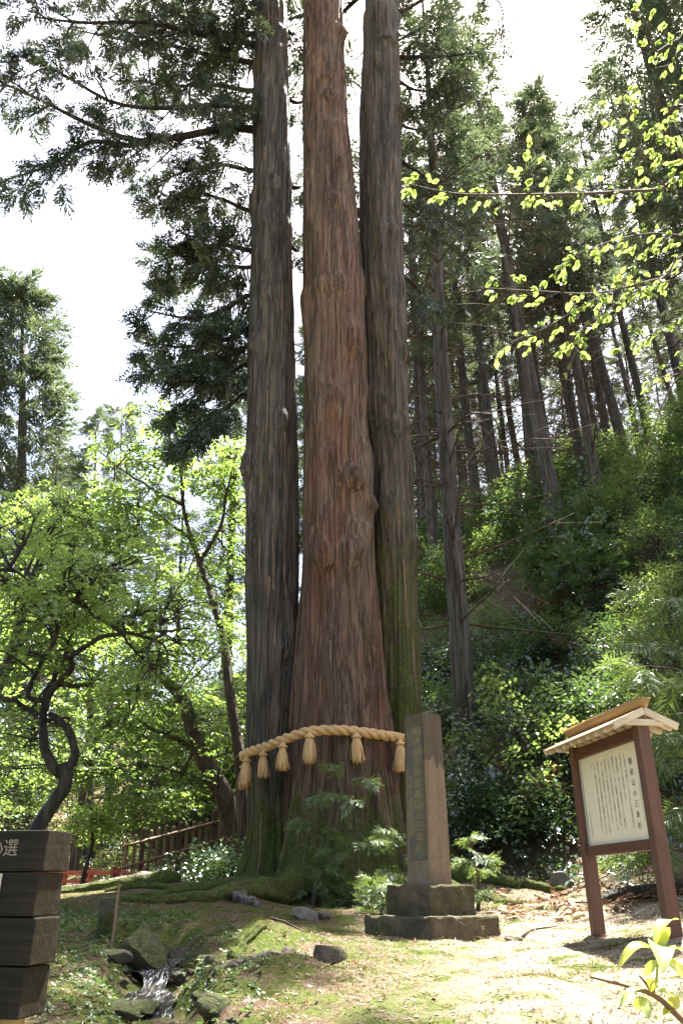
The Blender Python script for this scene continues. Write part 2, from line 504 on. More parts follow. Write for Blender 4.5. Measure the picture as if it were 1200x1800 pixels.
def ground_mesh():
    def axis(fine0, fine1, step, far, grow):
        a = list(np.arange(fine0, fine1, step)); s = step; p = a[-1]
        while p < far: s *= grow; p += s; a.append(p)
        s = step; p = fine0; b = []
        while p > -far: s *= grow; p -= s; b.append(p)
        return np.array(b[::-1] + a)
    xs = axis(-3.4, 4.2, .047, 400, 1.085); ys = axis(4.4, 10.2, .045, 400, 1.08)
    X, Y = np.meshgrid(xs, ys)
    Z = H(X, Y)
    V = np.stack((X, Y, Z), -1).reshape(-1, 3)
    nx, ny = len(xs), len(ys)
    i = (np.arange(ny - 1)[:, None] * nx + np.arange(nx - 1)[None, :]).ravel()
    mb = MB(); mb.add(V, np.stack((i, i + 1, i + 1 + nx, i + nx), -1))
    return mb


tag(ground_mesh().build('ground', ground_material(), smooth=True), kind='structure')


def water_material():
    t = NT('stream_water')
    v = t.coord((9, 1.6, 3))
    n = t.noise(v, 2.2, 6, .7, 1.2); n2 = t.noise(t.coord((26, 4, 8)), 2.0, 5, .7, .8)
    nz = t.n('SeparateXYZ', None, Vector=t.n('NewGeometry').outputs['Normal']).outputs[2]
    steep = t.math('SUBTRACT', 1.0, t.step(nz, .80, .99))
    foam = t.math('MULTIPLY', t.step(n2, .50, .64), t.math('ADD', .4, t.math('MULTIPLY', steep, .6)))
    c = t.mix(foam, (.012, .011, .009), (.75, .78, .8))
    return t.surf(c, t.math('ADD', .06, t.math('MULTIPLY', foam, .5)), t.bump(t.math('ADD', n, n2), .8, .05), .6)


def build_stream():
    S = STREAM[(STREAM[:, 1] < 7.75)]
    n = len(S); k = 13
    T = np.gradient(S[:, :2], axis=0); T /= np.linalg.norm(T, axis=1)[:, None]
    side = np.stack((-T[:, 1], T[:, 0]), -1)
    w = .15 + .05 * np.sin(np.arange(n) * .35) + .04 * fbm(np.arange(n) * .2, 0, 0, 2)
    s = np.linspace(-1, 1, k)
    XY = S[:, None, :2] + side[:, None, :] * (w[:, None] * s[None, :])[..., None]
    # the water falls over little steps
    yy = S[:, 1]
    zb = S[:, 2] - .055 * (1 / (1 + np.exp((yy - 6.72) / .025))) + .03 - .045 * (1 / (1 + np.exp((yy - 6.02) / .03)))
    Z = zb[:, None] + .012 * fbm(XY[..., 0] * 14, XY[..., 1] * 9, 2.0, 3) + .012 * (1 - s[None, :] ** 2)
    mb = MB(); i = (np.arange(n - 1)[:, None] * k + np.arange(k - 1)[None, :]).ravel()
    mb.add(np.concatenate((XY, Z[..., None]), -1), np.stack((i, i + 1, i + 1 + k, i + k), -1))
    tag(mb.build('stream_water', water_material(), smooth=True), kind='structure')


build_stream()


# ------------------------------------------------------------------ foliage kit
def rot_from(d, roll, up_bias=None):
    """matrices (n,3,3) whose x column is d, rolled by roll about it"""
    d = d / (np.linalg.norm(d, axis=1)[:, None] + 1e-9)
    up = np.tile(np.array((0, 0, 1.0)), (len(d), 1))
    y = np.cross(up, d); ln = np.linalg.norm(y, axis=1)
    y[ln < 1e-3] = (0, 1, 0); y /= np.linalg.norm(y, axis=1)[:, None]
    z = np.cross(d, y)
    c, s = np.cos(roll)[:, None], np.sin(roll)[:, None]
    return np.stack((d, c * y + s * z, -s * y + c * z), -1)


def scatter(mb, proto, pos, rot, scale):
    """copy the sprays in proto (list of (verts, quads)) to every position"""
    pos = np.asarray(pos, float)
    if not len(pos): return
    kind = rng.integers(0, len(proto), len(pos))
    for k, (v, q) in enumerate(proto):
        m = kind == k
        if not m.any(): continue
        W = np.einsum('nij,kj->nki', rot[m], v) * scale[m][:, None, None] + pos[m][:, None, :]
        n = m.sum()
        Q = q[None] + (np.arange(n) * len(v))[:, None, None]
        mb.add(W.reshape(-1, 3), Q.reshape(-1, 4))


def blade(p, d, length, width, nrm, tipw=.15, sag=0.0):
    d = d / np.linalg.norm(d); s = np.cross(nrm, d); s = s / (np.linalg.norm(s) + 1e-9)
    a = p; m = p + d * length * .45; e = p + d * length - np.array((0, 0, sag * length))
    return [a - s * width * .22, m - s * width * .5, e - s * width * .5 * tipw, e + s * width * .5 * tipw, m + s * width * .5, a + s * width * .22]


BQ = [(0, 1, 4, 5), (1, 2, 3, 4)]


def proto_sugi(seed, n=7, cords=2, wd=.085):
    """a plume of cedar foliage, one unit long, along +x"""
    r = random.Random(seed); V = []; Q = []

    def put(b, quads=BQ):
        o = len(V); V.extend(b); Q.extend([[i + o for i in f] for f in quads])
    ax = [np.array((t, 0.03 * math.sin(5 * t + seed), -.22 * t * t + .1 * t)) for t in np.linspace(0, 1, n + 1)]
    for i in range(n):
        t = (i + .5) / n; p = ax[i]
        for s in (-1, 1):
            L = (.16 + .34 * math.sin(math.pi * min(1, .12 + t * .95))) * r.uniform(.7, 1.15)
            d = np.array((.75, s * r.uniform(.5, .95), r.uniform(-.45, .35)))
            nr = np.array((r.uniform(-.4, .4), r.uniform(-.5, .5), 1))
            b = blade(p, d, L, wd * r.uniform(.8, 1.3), nr, .25, r.uniform(0, .25)); put([b[0], b[1], (b[2] + b[3]) / 2, b[4]], [(0, 1, 2, 3)])
            for c in range(cords):
                f = r.uniform(.3, .9); dd = d / np.linalg.norm(d)
                p2 = p + dd * L * f
                d2 = dd + np.array((r.uniform(-.2, .7), r.uniform(-.8, .8), r.uniform(-.7, .6)))
                w = blade(p2, d2, L * r.uniform(.3, .6), wd * r.uniform(.6, .9), np.array((r.uniform(-1, 1), r.uniform(-1, 1), .6)), .2)
                o = len(V); V.extend([w[0], (w[1] + w[2]) / 2, w[2], (w[3] + w[4]) / 2]); Q.append([o, o + 1, o + 2, o + 3])
    put([np.array(x) for x in blade(ax[-1], np.array((1, 0, -.1)), .2, wd, np.array((0, 0, 1.)))])
    return np.array(V), np.array(Q)


def proto_leaves(seed, n, length, width, shape='ovate', spread=1.0, flat=.5, droop=.2, alt=True):
    """a twig-end of n leaves about one unit long along +x"""
    r = random.Random(seed); V = []; Q = []
    for i in range(n):
        t = (i + .3) / n
        p = np.array((t * .9, r.uniform(-.5, .5) * spread * .55, r.uniform(-.5, .5) * flat * .5 - droop * t * t))
        s = -1 if i % 2 else 1
        d = np.array((r.uniform(.2, 1), s * r.uniform(.2, 1.0), r.uniform(-.5, .15) * (1 if droop else .4)))
        nr = np.array((r.uniform(-.45, .45), r.uniform(-.45, .45), 1)); nr /= np.linalg.norm(nr)
        L = length * r.uniform(.7, 1.2); W = width * r.uniform(.8, 1.15)
        d /= np.linalg.norm(d)
        if shape == 'ovate':
            s_ = np.cross(nr, d); s_ /= np.linalg.norm(s_); f = nr * W * .18
            o = len(V)
            V.extend([p, p + d * L * .38 + s_ * W * .5 + f, p + d * L, p + d * L * .38 - s_ * W * .5 + f, p + d * L * .42])
            Q.extend([[o, o + 4, o + 2, o + 1], [o, o + 3, o + 2, o + 4]])
        else:                                     # palmate: three pairs of narrow lobes
            s_ = np.cross(nr, d); s_ /= np.linalg.norm(s_)
            for a, l in ((0, 1.0), (.75, .85), (-.75, .85)):
                dd = d * math.cos(a) + s_ * math.sin(a) - nr * .12 * abs(a)
                ss = np.cross(nr, dd); o = len(V)
                V.extend([p, p + dd * L * l * .5 + ss * W * .2, p + dd * L * l, p + dd * L * l * .5 - ss * W * .2])
                Q.append([o, o + 1, o + 2, o + 3])
    return np.array(V), np.array(Q)


SUGI = [proto_sugi(k) for k in range(4)]
SUGI_FAR = [proto_sugi(20 + k, 8, 2, .085) for k in range(3)]
FROND = [proto_sugi(40 + k, 12, 2, .045) for k in range(3)]
MAPLE = [proto_leaves(60 + k, 13, .2, .25, 'palm', 1.1, .35, .18) for k in range(4)]
OVAL = [proto_leaves(80 + k, 13, .24, .12, 'ovate', 1.0, .9, .2) for k in range(3)]
OVAL_S = [proto_leaves(90 + k, 22, .15, .085, 'ovate', 1.2, .8, .15) for k in range(3)]
COVER = [proto_leaves(100 + k, 5, .4, .26, 'ovate', 1.3, .5, 0) for k in range(3)]


def unit(n, zmul=1.0):
    v = rng.normal(size=(n, 3)); v[:, 2] *= zmul
    return v / np.linalg.norm(v, axis=1)[:, None]


def bough(wood, pos, dirs, siz, start, d, length, r0, sub=9, sub_len=.45, droop=.25, lift=.0, spray=.55, per=3, leafless=.25, k=5, wig=.12):
    """one limb with side shoots; sprays of foliage collect in pos/dirs/siz"""
    d = np.array(d, float); d /= np.linalg.norm(d)
    n = 7; P = [np.array(start, float)]; cur = d.copy()
    for i in range(n):
        cur = cur + np.array((random.gauss(0, wig), random.gauss(0, wig), random.gauss(0, wig * .6) - droop / n + lift * i / n / n))
        cur /= np.linalg.norm(cur); P.append(P[-1] + cur * length / n)
    P = spline(P, 14)
    tube(wood, P, np.linspace(r0, r0 * .18, 14), k, cap=False)
    for i in range(sub):
        t = leafless + (1 - leafless) * (i + random.random()) / sub
        j = min(12, int(t * 13)); p = P[j]; T = P[j + 1] - P[j]; T = T / np.linalg.norm(T)
        sd = np.cross(T, (0, 0, 1)); sd /= np.linalg.norm(sd) + 1e-9
        s = 1 if i % 2 else -1
        dd = T * random.uniform(.3, .9) + sd * s * random.uniform(.4, 1.0) + np.array((0, 0, random.uniform(-.55, .25)))
        dd /= np.linalg.norm(dd); L = length * sub_len * (1.05 - .6 * t) * random.uniform(.6, 1.2)
        Q = [p, p + dd * L * .5 + np.array((0, 0, -.05 * L)), p + dd * L + np.array((0, 0, -.22 * L))]
        Q = spline(Q, 5)
        tube(wood, Q, np.linspace(r0 * .28, r0 * .07, 5), 4, cap=False)
        for m in range(per):
            f = .35 + .65 * (m + random.random()) / per; jj = min(3, int(f * 4)); pp = Q[jj] + (Q[jj + 1] - Q[jj]) * (f * 4 - jj)
            pos.append(pp); siz.append(spray * random.uniform(.65, 1.25))
            dirs.append(dd + np.array((random.gauss(0, .45), random.gauss(0, .45), random.gauss(-.15, .35))))
    for m in range(2):
        pos.append(P[-1 - m]); dirs.append(P[-1] - P[-3]); siz.append(spray)


def sprays(mb, proto, pos, dirs, siz, roll=.7):
    pos = np.array(pos); dirs = np.array(dirs); siz = np.array(siz)
    scatter(mb, proto, pos, rot_from(dirs, rng.normal(0, roll, len(pos))), siz)

# ------------------------------------------------------------------ the sacred cedar: three stems from one base
cedar = empty('sacred_cedar', (0, 14, 1.7), 'giant old cedar with three tall trunks rising from one mossy base, straw rope around it', 'cedar tree')


def stem(rows, D, mat, seed, burls=(), seg=270, dz=.12, top=34.0, lobes=(), yfun=None, fold=1.0):
    rows = sorted(rows, reverse=True)                       # from the ground up
    zz, cx, rr = [], [], []
    for v, ul, ur in rows:
        a, b = at(ul, v, D), at(ur, v, D)
        zz.append(a[2]); cx.append((a[0] + b[0]) / 2); rr.append((b[0] - a[0]) / 2)
    zz.append(top); cx.append(cx[-1] + (cx[-1] - cx[-3]) * .6); rr.append(rr[-1] * .55)
    zz, cx, rr = map(np.array, (zz, cx, rr))
    z0 = 1.1
    z = np.arange(z0, 24.5, dz); z = np.concatenate((z, np.arange(24.5, top, .5)))
    sm = lambda a: np.convolve(np.pad(np.interp(z, zz, a), 9, mode='edge'), np.hanning(19) / np.hanning(19).sum(), 'valid')
    C, Rz = sm(cx), sm(rr)
    Y = np.full_like(z, D) if yfun is None else yfun(z)
    th = np.linspace(0, 2 * math.pi, seg, endpoint=False)
    TH_, Z = np.meshgrid(th, z)
    RR = Rz[:, None] * np.ones(seg)[None]
    lowf = np.clip((7.5 - Z) / 5.0, 0, 1)                    # deep folds near the ground
    cs, sn = np.cos(TH_), np.sin(TH_)
    d = 0.13 * RR * fbm(cs * 1.6 + seed, sn * 1.6, Z * .3, 3)
    d = d + fold * (.03 + .12 * lowf) * RR * (fbm(cs * 3.3 + seed * 2, sn * 3.3, Z * .09 + seed, 3))
    f = RR / .2
    rid = 1 - np.abs(fbm(cs * f + seed, sn * f + 3, Z * .22 + seed, 3)) * 1.6
    d = d - (.022 + .045 * lowf) * np.clip(rid, 0, 1) ** 3
    f = RR / .085
    rid = 1 - np.abs(fbm(cs * f + seed * 4, sn * f + 8, Z * .4 + seed, 2)) * 1.7
    d = d - (.014 + .012 * lowf) * np.clip(rid, 0, 1) ** 3
    f2 = RR / .045
    d = d + .008 * fbm(cs * f2 + seed * 3, sn * f2, Z * 1.1, 2)
    for k, a, w, h, zc in lobes:                             # buttresses: angle, width, reach, height
        dth = (TH_ - k + math.pi) % (2 * math.pi) - math.pi
        d = d + a * np.exp(-(dth / w) ** 2) * np.exp(-np.clip(Z - zc, 0, 99) / h)
    for bu, bv, amp, wd, ht in burls:                        # burls and healed knots by photo position
        q = at(bu, bv, D - .5); i = int(np.argmin(abs(z - q[2])))
        ang = -math.pi / 2 + math.asin(np.clip((q[0] - C[i]) / Rz[i], -.98, .98))
        dth = ((TH_ - ang + math.pi) % (2 * math.pi) - math.pi) * RR
        e = np.exp(-(dth / wd) ** 2 - ((Z - q[2]) / ht) ** 2)
        d = d + 1.4 * amp * e * (1 + .6 * fbm(cs * 9 + seed, sn * 9, Z * 5, 2))
        core = np.exp(-(dth / (wd * .36)) ** 2 - ((Z - q[2] - ht * .1) / (ht * .3)) ** 2)
        d = d - amp * 1.1 * core
    kr = np.random.default_rng(int(seed * 7))
    for _ in range(30):                                      # swollen branch collars
        a0 = kr.uniform(R(195), R(345)); zc = kr.uniform(4.5, 24); am = kr.uniform(.03, .11); wd = kr.uniform(.1, .24); ht = kr.uniform(.1, .3)
        dth = ((TH_ - a0 + math.pi) % (2 * math.pi) - math.pi) * RR
        d = d + am * np.exp(-(dth / wd) ** 2) * np.where(Z > zc, np.exp(-((Z - zc) / ht) ** 2), np.exp(-((Z - zc) / (ht * 2.6)) ** 2))
    rad = RR + d
    X = C[:, None] + rad * cs; YY = Y[:, None] + rad * sn
    V = np.stack((X, YY, Z), -1).reshape(-1, 3)
    n = len(z)
    i = np.arange(n - 1)[:, None] * seg; j = np.arange(seg)[None]; j2 = (j + 1) % seg
    Q = np.stack((i + j, i + j2, i + seg + j2, i + seg + j), -1).reshape(-1, 4)
    mb = MB(); mb.add(V, Q)
    mb.build('trunk', mat, cedar, True, True)
    return dict(z=z, C=C, R=Rz, Y=Y, rad=rad, th=th)


LEFT = stem([(-150, 455, 500), (0, 452, 505), (200, 445, 510), (400, 440, 513), (600, 437, 520), (800, 430, 525), (900, 432, 527), (1100, 434, 524), (1300, 433, 522), (1420, 437, 525), (1500, 440, 530), (1540, 434, 540)],
            14.15, M['bark_left'], 1.0, burls=[(436, 815, .14, .2, .3), (446, 600, .07, .2, .3), (500, 1140, .1, .13, .18), (450, 430, .05, .15, .3), (480, 320, .05, .2, .3)],
            lobes=[(R(200), .35, .3, .5, 1.75), (R(238), .22, .5, .8, 1.7), (R(268), .16, .42, .75, 1.7), (R(290), .14, .3, .6, 1.7)])
MID = stem([(-150, 532, 598), (0, 530, 603), (130, 530, 606), (200, 530, 610), (300, 530, 622), (400, 530, 632), (600, 535, 643), (800, 536, 652), (1000, 530, 662), (1200, 517, 682), (1300, 510, 700), (1420, 502, 712), (1500, 496, 720), (1540, 486, 728)],
           13.8, M['bark_mid'], 5.0, burls=[(622, 845, .24, .2, .24), (650, 880, .14, .12, .16), (572, 985, .17, .17, .22), (590, 510, .1, .22, .25), (622, 600, .1, .2, .35), (640, 480, .07, .14, .4), (585, 355, .06, .14, .2), (600, 290, .07, .13, .2), (578, 135, .09, .2, .1), (580, 170, .14, .18, .22), (600, 40, .13, .2, .2), (600, 720, .05, .25, .35)],
           lobes=[(R(225), .2, .75, .7, 1.6), (R(248), .13, .55, .9, 1.6), (R(268), .1, .3, .8, 1.6), (R(288), .13, .5, .8, 1.6), (R(312), .16, .45, .7, 1.6)])
RIGHT = stem([(-150, 642, 692), (0, 640, 697), (180, 633, 704), (200, 632, 705), (400, 630, 708), (600, 640, 716), (800, 652, 722), (1000, 656, 733), (1200, 660, 739), (1300, 660, 744), (1420, 660, 760), (1500, 650, 780), (1540, 640, 800)],
             14.1, M['bark_right'], 9.0, burls=[(702, 180, .18, .12, .14), (690, 400, .1, .16, .2), (715, 610, .1, .13, .16), (645, 720, .12, .2, .5), (728, 960, .12, .1, .3), (683, 65, .1, .2, .12)],
             lobes=[(R(345), .25, .6, .7, 1.65), (R(318), .14, .5, .8, 1.65), (R(290), .14, .4, .7, 1.65)])

# loose strips of bark peeling from the stems
mb = MB()
for S, cnt in ((LEFT, 90), (MID, 150), (RIGHT, 90)):
    for _ in range(cnt):
        zi = random.randrange(0, 270); ti = int((random.uniform(R(190), R(350)) / (2 * math.pi)) * len(S['th']))
        L = random.choice((4, 5, 6, 8, 12, 16)); w = random.uniform(.006, .022)
        zi = min(zi, len(S['z']) - L - 2)
        pts = []
        c = random.uniform(.01, .05); flip = random.random() < .5
        for k in range(L):
            a = S['th'][ti] + .012 * math.sin(k * .6 + ti); r = S['rad'][zi + k, ti]
            e = k / (L - 1); off = .008 + c * ((e if flip else 1 - e) ** 3)
            pts.append((S['C'][zi + k] + (r + off) * math.cos(a), S['Y'][zi + k] + (r + off) * math.sin(a), S['z'][zi + k]))
        pts = np.array(pts); t = np.array((-math.sin(S['th'][ti]), math.cos(S['th'][ti]), 0)) * w
        ww = np.linspace(1, .4, L)[:, None] if flip else np.linspace(.4, 1, L)[:, None]
        V = np.concatenate((pts - t * ww, pts + t * ww)); i = np.arange(L - 1)
        mb.add(V, np.stack((i, i + L, i + L + 1, i + 1), -1))
tag(mb.build('peeling_bark', wood_mat('peeling_bark', (.07, .045, .033), (.2, .14, .1), .8, .15, 2), cedar, False, True), kind='stuff')


# roots: follow the ground
ROOTV = []

def root(pts, r0, r1, mat, lift=.3, rough=.55, flat=.8):
    P = spline([(x, y, 0) for x, y in pts], 34)
    P = P + np.stack([.06 * fbm(np.arange(34) * .3 + pts[0][0] * 9, k * 3.0, 0.5, 3) * 1.8 for k in range(3)], -1)
    rad = (r1 + (r0 - r1) * np.linspace(1, 0, 34) ** 1.5) * (1 + .18 * fbm(np.arange(34) * .3, pts[0][1], 2.0, 2))
    P[:, 2] = H(P[:, 0], P[:, 1]) + rad * lift
    mb = MB(); tube(mb, P, rad, 20, True, rough, pts[0][0] * 3)
    v = mb.v[0]; e = .22 * rad.mean() * np.stack([fbm(v[:, 0] * 7 + 3 * k, v[:, 1] * 7, v[:, 2] * 7 + k, 3) for k in range(3)], -1); mb.v[0] = v + e
    mb.build('root', mat, cedar, True, True)
    ROOTV.append((mb.v[0], mat))


root([(-.5, 12.75), (-.75, 12.1), (-1.15, 11.5), (-1.6, 10.9), (-2.1, 10.55), (-2.6, 10.4)], .25, .04, M['root'], .6)
root([(-.95, 12.9), (-1.5, 12.5), (-2.1, 12.3), (-2.7, 12.35), (-3.3, 12.2)], .15, .03, M['root'], .3)
root([(-1.3, 11.2), (-1.15, 10.7), (-.95, 10.35)], .08, .04, M['root_bare'], .6)
root([(-1.9, 12.3), (-2.3, 11.8), (-2.4, 11.3), (-2.75, 11.0)], .09, .03, M['root'], .5)
root([(-2.4, 13.0), (-3.1, 12.55), (-3.9, 12.4), (-4.9, 12.25)], .11, .05, M['root'], .5)
root([(-2.7, 12.9), (-3.4, 12.75), (-4.4, 12.6), (-5.2, 12.5)], .08, .03, M['root_bare'], .7)
root([(.2, 12.8), (.28, 12.2), (.36, 11.7), (.33, 11.3), (.3, 11.0)], .1, .04, M['root_bare'], .8)
root([(1.1, 13.1), (1.5, 12.5), (2.0, 12.0), (2.3, 11.4)], .2, .04, M['root'], .4)
root([(1.5, 13.6), (2.2, 13.1), (2.7, 12.6), (3.0, 12.0)], .18, .05, M['root'], .35)
root([(.5, 12.9), (.75, 12.4), (.8, 11.9)], .14, .04, M['root'], .5)
root([(-.2, 12.7), (-.2, 12.2), (-.05, 11.7), (.0, 11.4)], .15, .04, M['root'], .3)
root([(-.55, 7.7), (-.62, 7.4), (-.68, 7.05), (-.85, 6.7)], .1, .035, M['root'], .55)
root([(-.1, 6.75), (-.45, 6.6), (-.72, 6.35), (-.9, 6.1)], .035, .02, M['root_bare'], .7)


# limbs and foliage of the big tree
def limb(wood, pos, dirs, siz, pts, r0, sub=11, sub_len=1.5, spray=.6, per=3, leafless=.16):
    P = spline(pts, 20); L = np.linalg.norm(P[-1] - P[0])
    tube(wood, P, np.linspace(r0, r0 * .22, 20), 7, False, .2)
    for i in range(sub):
        t = leafless + (1 - leafless) * (i + random.random()) / sub
        j = min(18, int(t * 19)); T = P[j + 1] - P[j]; T = T / np.linalg.norm(T)
        sd = np.cross(T, (0, 0, 1)); sd /= np.linalg.norm(sd) + 1e-9
        d = T * random.uniform(.3, .9) + sd * (1 if i % 2 else -1) * random.uniform(.3, .9) + np.array((0, 0, random.uniform(-.7, .35)))
        bough(wood, pos, dirs, siz, P[j], d, sub_len * random.uniform(.6, 1.2) * (1.15 - .5 * t), r0 * .3, 5, .5, .35, 0, spray, per, .2, 4)


big_wood = MB(); gp, gd, gs = [], [], []


def L3(*uvd): return [at(u, v, d) for u, v, d in uvd]


for pts, r0, sub, sl, per in [
    (L3((446, 228, 14.2), (400, 226, 14.0), (330, 238, 13.7), (250, 248, 13.4), (165, 222, 13.2), (80, 180, 13.1), (-30, 130, 13.0)), .13, 12, 1.5, 3),
    (L3((300, 240, 13.6), (230, 255, 13.2), (160, 250, 12.9), (90, 290, 12.7), (0, 320, 12.6)), .08, 9, 1.3, 3),
    (L3((446, 80, 14.2), (400, 62, 14), (330, 35, 13.6), (270, 0, 13.3), (180, -50, 13)), .12, 12, 1.6, 4),
    (L3((446, 110, 14.3), (380, 100, 14.4), (300, 80, 14.6), (220, 70, 14.8), (120, 50, 15)), .1, 12, 1.5, 4),
    (L3((446, 20, 14.3), (390, -10, 14.2), (300, -40, 14.2), (200, -90, 14.2)), .12, 12, 1.7, 4),
    (L3((446, 60, 14.3), (360, 60, 13.6), (260, 40, 13.0), (150, 40, 12.6), (60, 30, 12.3)), .1, 13, 1.4, 3),
    (L3((444, 190, 14.3), (380, 185, 13.5), (290, 190, 12.9), (200, 180, 12.5), (110, 130, 12.2), (40, 100, 12)), .09, 13, 1.3, 3),
    (L3((442, 160, 14.5), (380, 150, 15), (300, 150, 15.6), (220, 140, 16.2)), .09, 12, 1.5, 4),
    (L3((440, 300, 14.4), (390, 290, 14.6), (330, 300, 14.9), (260, 330, 15.1)), .08, 9, 1.2, 3),
    (L3((438, 370, 14.4), (390, 350, 14.3), (340, 340, 14.2), (280, 360, 14.1)), .07, 9, 1.1, 3),
    (L3((437, 440, 14.4), (390, 430, 14.5), (330, 440, 14.6), (270, 465, 14.7)), .08, 10, 1.1, 4),
    (L3((437, 470, 14.6), (400, 468, 15), (340, 470, 15.6), (270, 480, 16)), .07, 10, 1.2, 4),
    (L3((436, 520, 14.4), (400, 540, 14.3), (340, 560, 14.3), (255, 545, 14.3)), .08, 10, 1.1, 4),
    (L3((435, 580, 14.5), (390, 600, 14.9), (320, 610, 15.4), (240, 600, 15.8)), .08, 10, 1.1, 4),
    (L3((434, 610, 14.4), (390, 630, 14.2), (330, 640, 14.0), (270, 650, 13.9)), .07, 9, 1.0, 3),
    (L3((432, 690, 14.4), (400, 715, 14.3), (360, 740, 14.2), (310, 780, 14.1)), .06, 8, .9, 3),
    (L3((432, 640, 14.6), (400, 660, 15), (350, 690, 15.4), (310, 720, 15.6)), .06, 9, .9, 3),
    # behind and between the stems, and to the right
    (L3((520, 180, 15), (560, 150, 16), (600, 120, 17)), .08, 9, 1.4, 3),
    (L3((520, 330, 15), (545, 300, 16.5), (600, 260, 18)), .08, 10, 1.4, 3),
    (L3((515, 60, 15), (540, 20, 16.5), (590, -20, 18)), .08, 10, 1.4, 3),
    (L3((520, 440, 15), (505, 420, 16.5), (530, 400, 18)), .06, 7, 1.1, 3),
    (L3((620, 380, 15), (625, 330, 16.5), (640, 280, 18)), .07, 8, 1.2, 3),
    (L3((700, 100, 14.6), (740, 100, 14.4), (790, 98, 14.2), (850, 90, 14.0)), .09, 6, 1.2, 2),
    (L3((700, 70, 14.6), (740, 50, 14.6), (770, 70, 14.5), (800, 130, 14.4), (805, 190, 14.3)), .05, 5, .9, 2),
    (L3((705, 20, 14.6), (760, -10, 14.4), (830, -30, 14.2), (880, 10, 14), (880, 80, 14)), .07, 6, 1.0, 2),
    (L3((700, -60, 14.6), (800, -120, 14.0), (900, -140, 13.6)), .1, 9, 1.5, 3),
    (L3((708, 285, 14.8), (745, 310, 15.2), (790, 340, 15.6), (850, 350, 16)), .08, 6, 1.1, 2),
    (L3((710, 360, 14.8), (750, 385, 15.2), (800, 400, 15.8)), .05, 6, .9, 1),
    (L3((715, 490, 14.8), (740, 515, 15), (765, 530, 15.3)), .06, 5, .8, 1),
    (L3((712, 150, 14.8), (740, 160, 15.4), (780, 160, 16)), .06, 8, 1.2, 3),
    (L3((706, 220, 14.8), (740, 230, 16), (770, 235, 17)), .06, 8, 1.2, 3),
]:
    st = min((LEFT, MID, RIGHT), key=lambda S: np.hypot(S['C'][int(np.argmin(abs(S['z'] - pts[0][2])))] - pts[0][0], S['Y'][0] - pts[0][1]))
    if np.linalg.norm(np.array(pts[0]) - EYE) > 0 and not (abs(pts[0][0] + 4) < 1.2 and pts[0][2] > 12):
        ii = int(np.argmin(abs(st['z'] - pts[0][2] + .25))); pts = [np.array((st['C'][ii], st['Y'][ii], st['z'][ii]))] + pts
    limb(big_wood, gp, gd, gs, pts, r0, sub, sl, .43, per + (1 if pts[-1][0] < -1.5 else 0))
# upper crown, above the picture
for S in (LEFT, MID, RIGHT):
    for k in range(7):
        z = random.uniform(25.5, 36); i = int(np.argmin(abs(S['z'] - min(z, 33.5)))); az = random.uniform(0, 2 * math.pi)
        sx = S['C'][i]
        if math.cos(az) > .2 and math.sin(az) > -.5: continue      # the sunny gap to the right
        L = (40 - z) * .3
        bough(big_wood, gp, gd, gs, (sx, S['Y'][i], min(z, 33.5)), (math.cos(az), math.sin(az), .1), L, .09, 12, .5, .3, 0, .75, 3)
big_wood.build('limbs', M['bark_dark'], cedar, True, True)['kind'] = 'stuff'
mb = MB(); sprays(mb, SUGI, gp, gd, gs)
tag(mb.build('crown', M['cedar'], cedar, False, True), kind='stuff')
print('big crown sprays', len(gp))


# ------------------------------------------------------------------ sacred straw rope
def straw_material():
    t = NT('straw')
    n = t.noise(t.coord((40, 40, 40)), 3, 6, .7)
    c = t.ramp(n, [(.3, (.26, .15, .06)), (.5, (.5, .32, .145)), (.72, (.68, .49, .26))])
    c = t.mix(t.math('MULTIPLY', t.step(t.noise(t.coord(), 3.0, 5, .65), .48, .68), .5), c, (.3, .22, .14))
    return t.surf(c, .7, t.bump(n, .5, .008), .25)


M['straw'] = straw_material()


def rope_path(n=240):
    """closed loop that hugs the base: front drawn through the photograph's points, back half a plain arc"""
    front = [(428, 1331, 14.0), (440, 1322, 13.55), (470, 1312, 13.2), (505, 1298, 12.92), (545, 1286, 12.78), (600, 1284, 12.75), (655, 1290, 12.85), (712, 1299, 13.2), (742, 1305, 13.8)]
    F = [at(*f) for f in front]
    a, b = F[-1], F[0]
    back = [a + (b - a) * t + np.array((0, 1.75 * math.sin(math.pi * t), .1 * math.sin(math.pi * t))) for t in (.1, .3, .5, .7, .9)]
    P = np.array(F + back + [F[0]])
    return spline(np.concatenate((P[-3:-1], P, P[1:3])), n + 80)[40:-40]


rope = empty('straw_rope', at(580, 1290, 12.8), 'thick twisted straw rope tied around the giant cedar, hung with tassels', 'rope')
RP = rope_path()
# resample evenly
dl = np.concatenate(([0], np.cumsum(np.linalg.norm(np.diff(RP, axis=0), axis=1))))
tt = np.linspace(0, dl[-1], 520); RP = np.stack([np.interp(tt, dl, RP[:, k]) for k in range(3)], -1)
T = np.gradient(RP, axis=0); T /= np.linalg.norm(T, axis=1)[:, None]
up = np.tile((0, 0, 1.0), (len(RP), 1)); Nn = np.cross(up, T); Nn /= np.linalg.norm(Nn, axis=1)[:, None]; Bn = np.cross(T, Nn)
for s in range(3):
    ph = tt / .48 * 2 * math.pi + s * 2 * math.pi / 3
    off = .04
    P = RP + off * (np.cos(ph)[:, None] * Nn + np.sin(ph)[:, None] * Bn)
    mb = MB(); tube(mb, P, 0.045 + .003 * np.sin(tt * 40 + s), 9, False)
    mb.build('strand', M['straw'], rope, True, True)


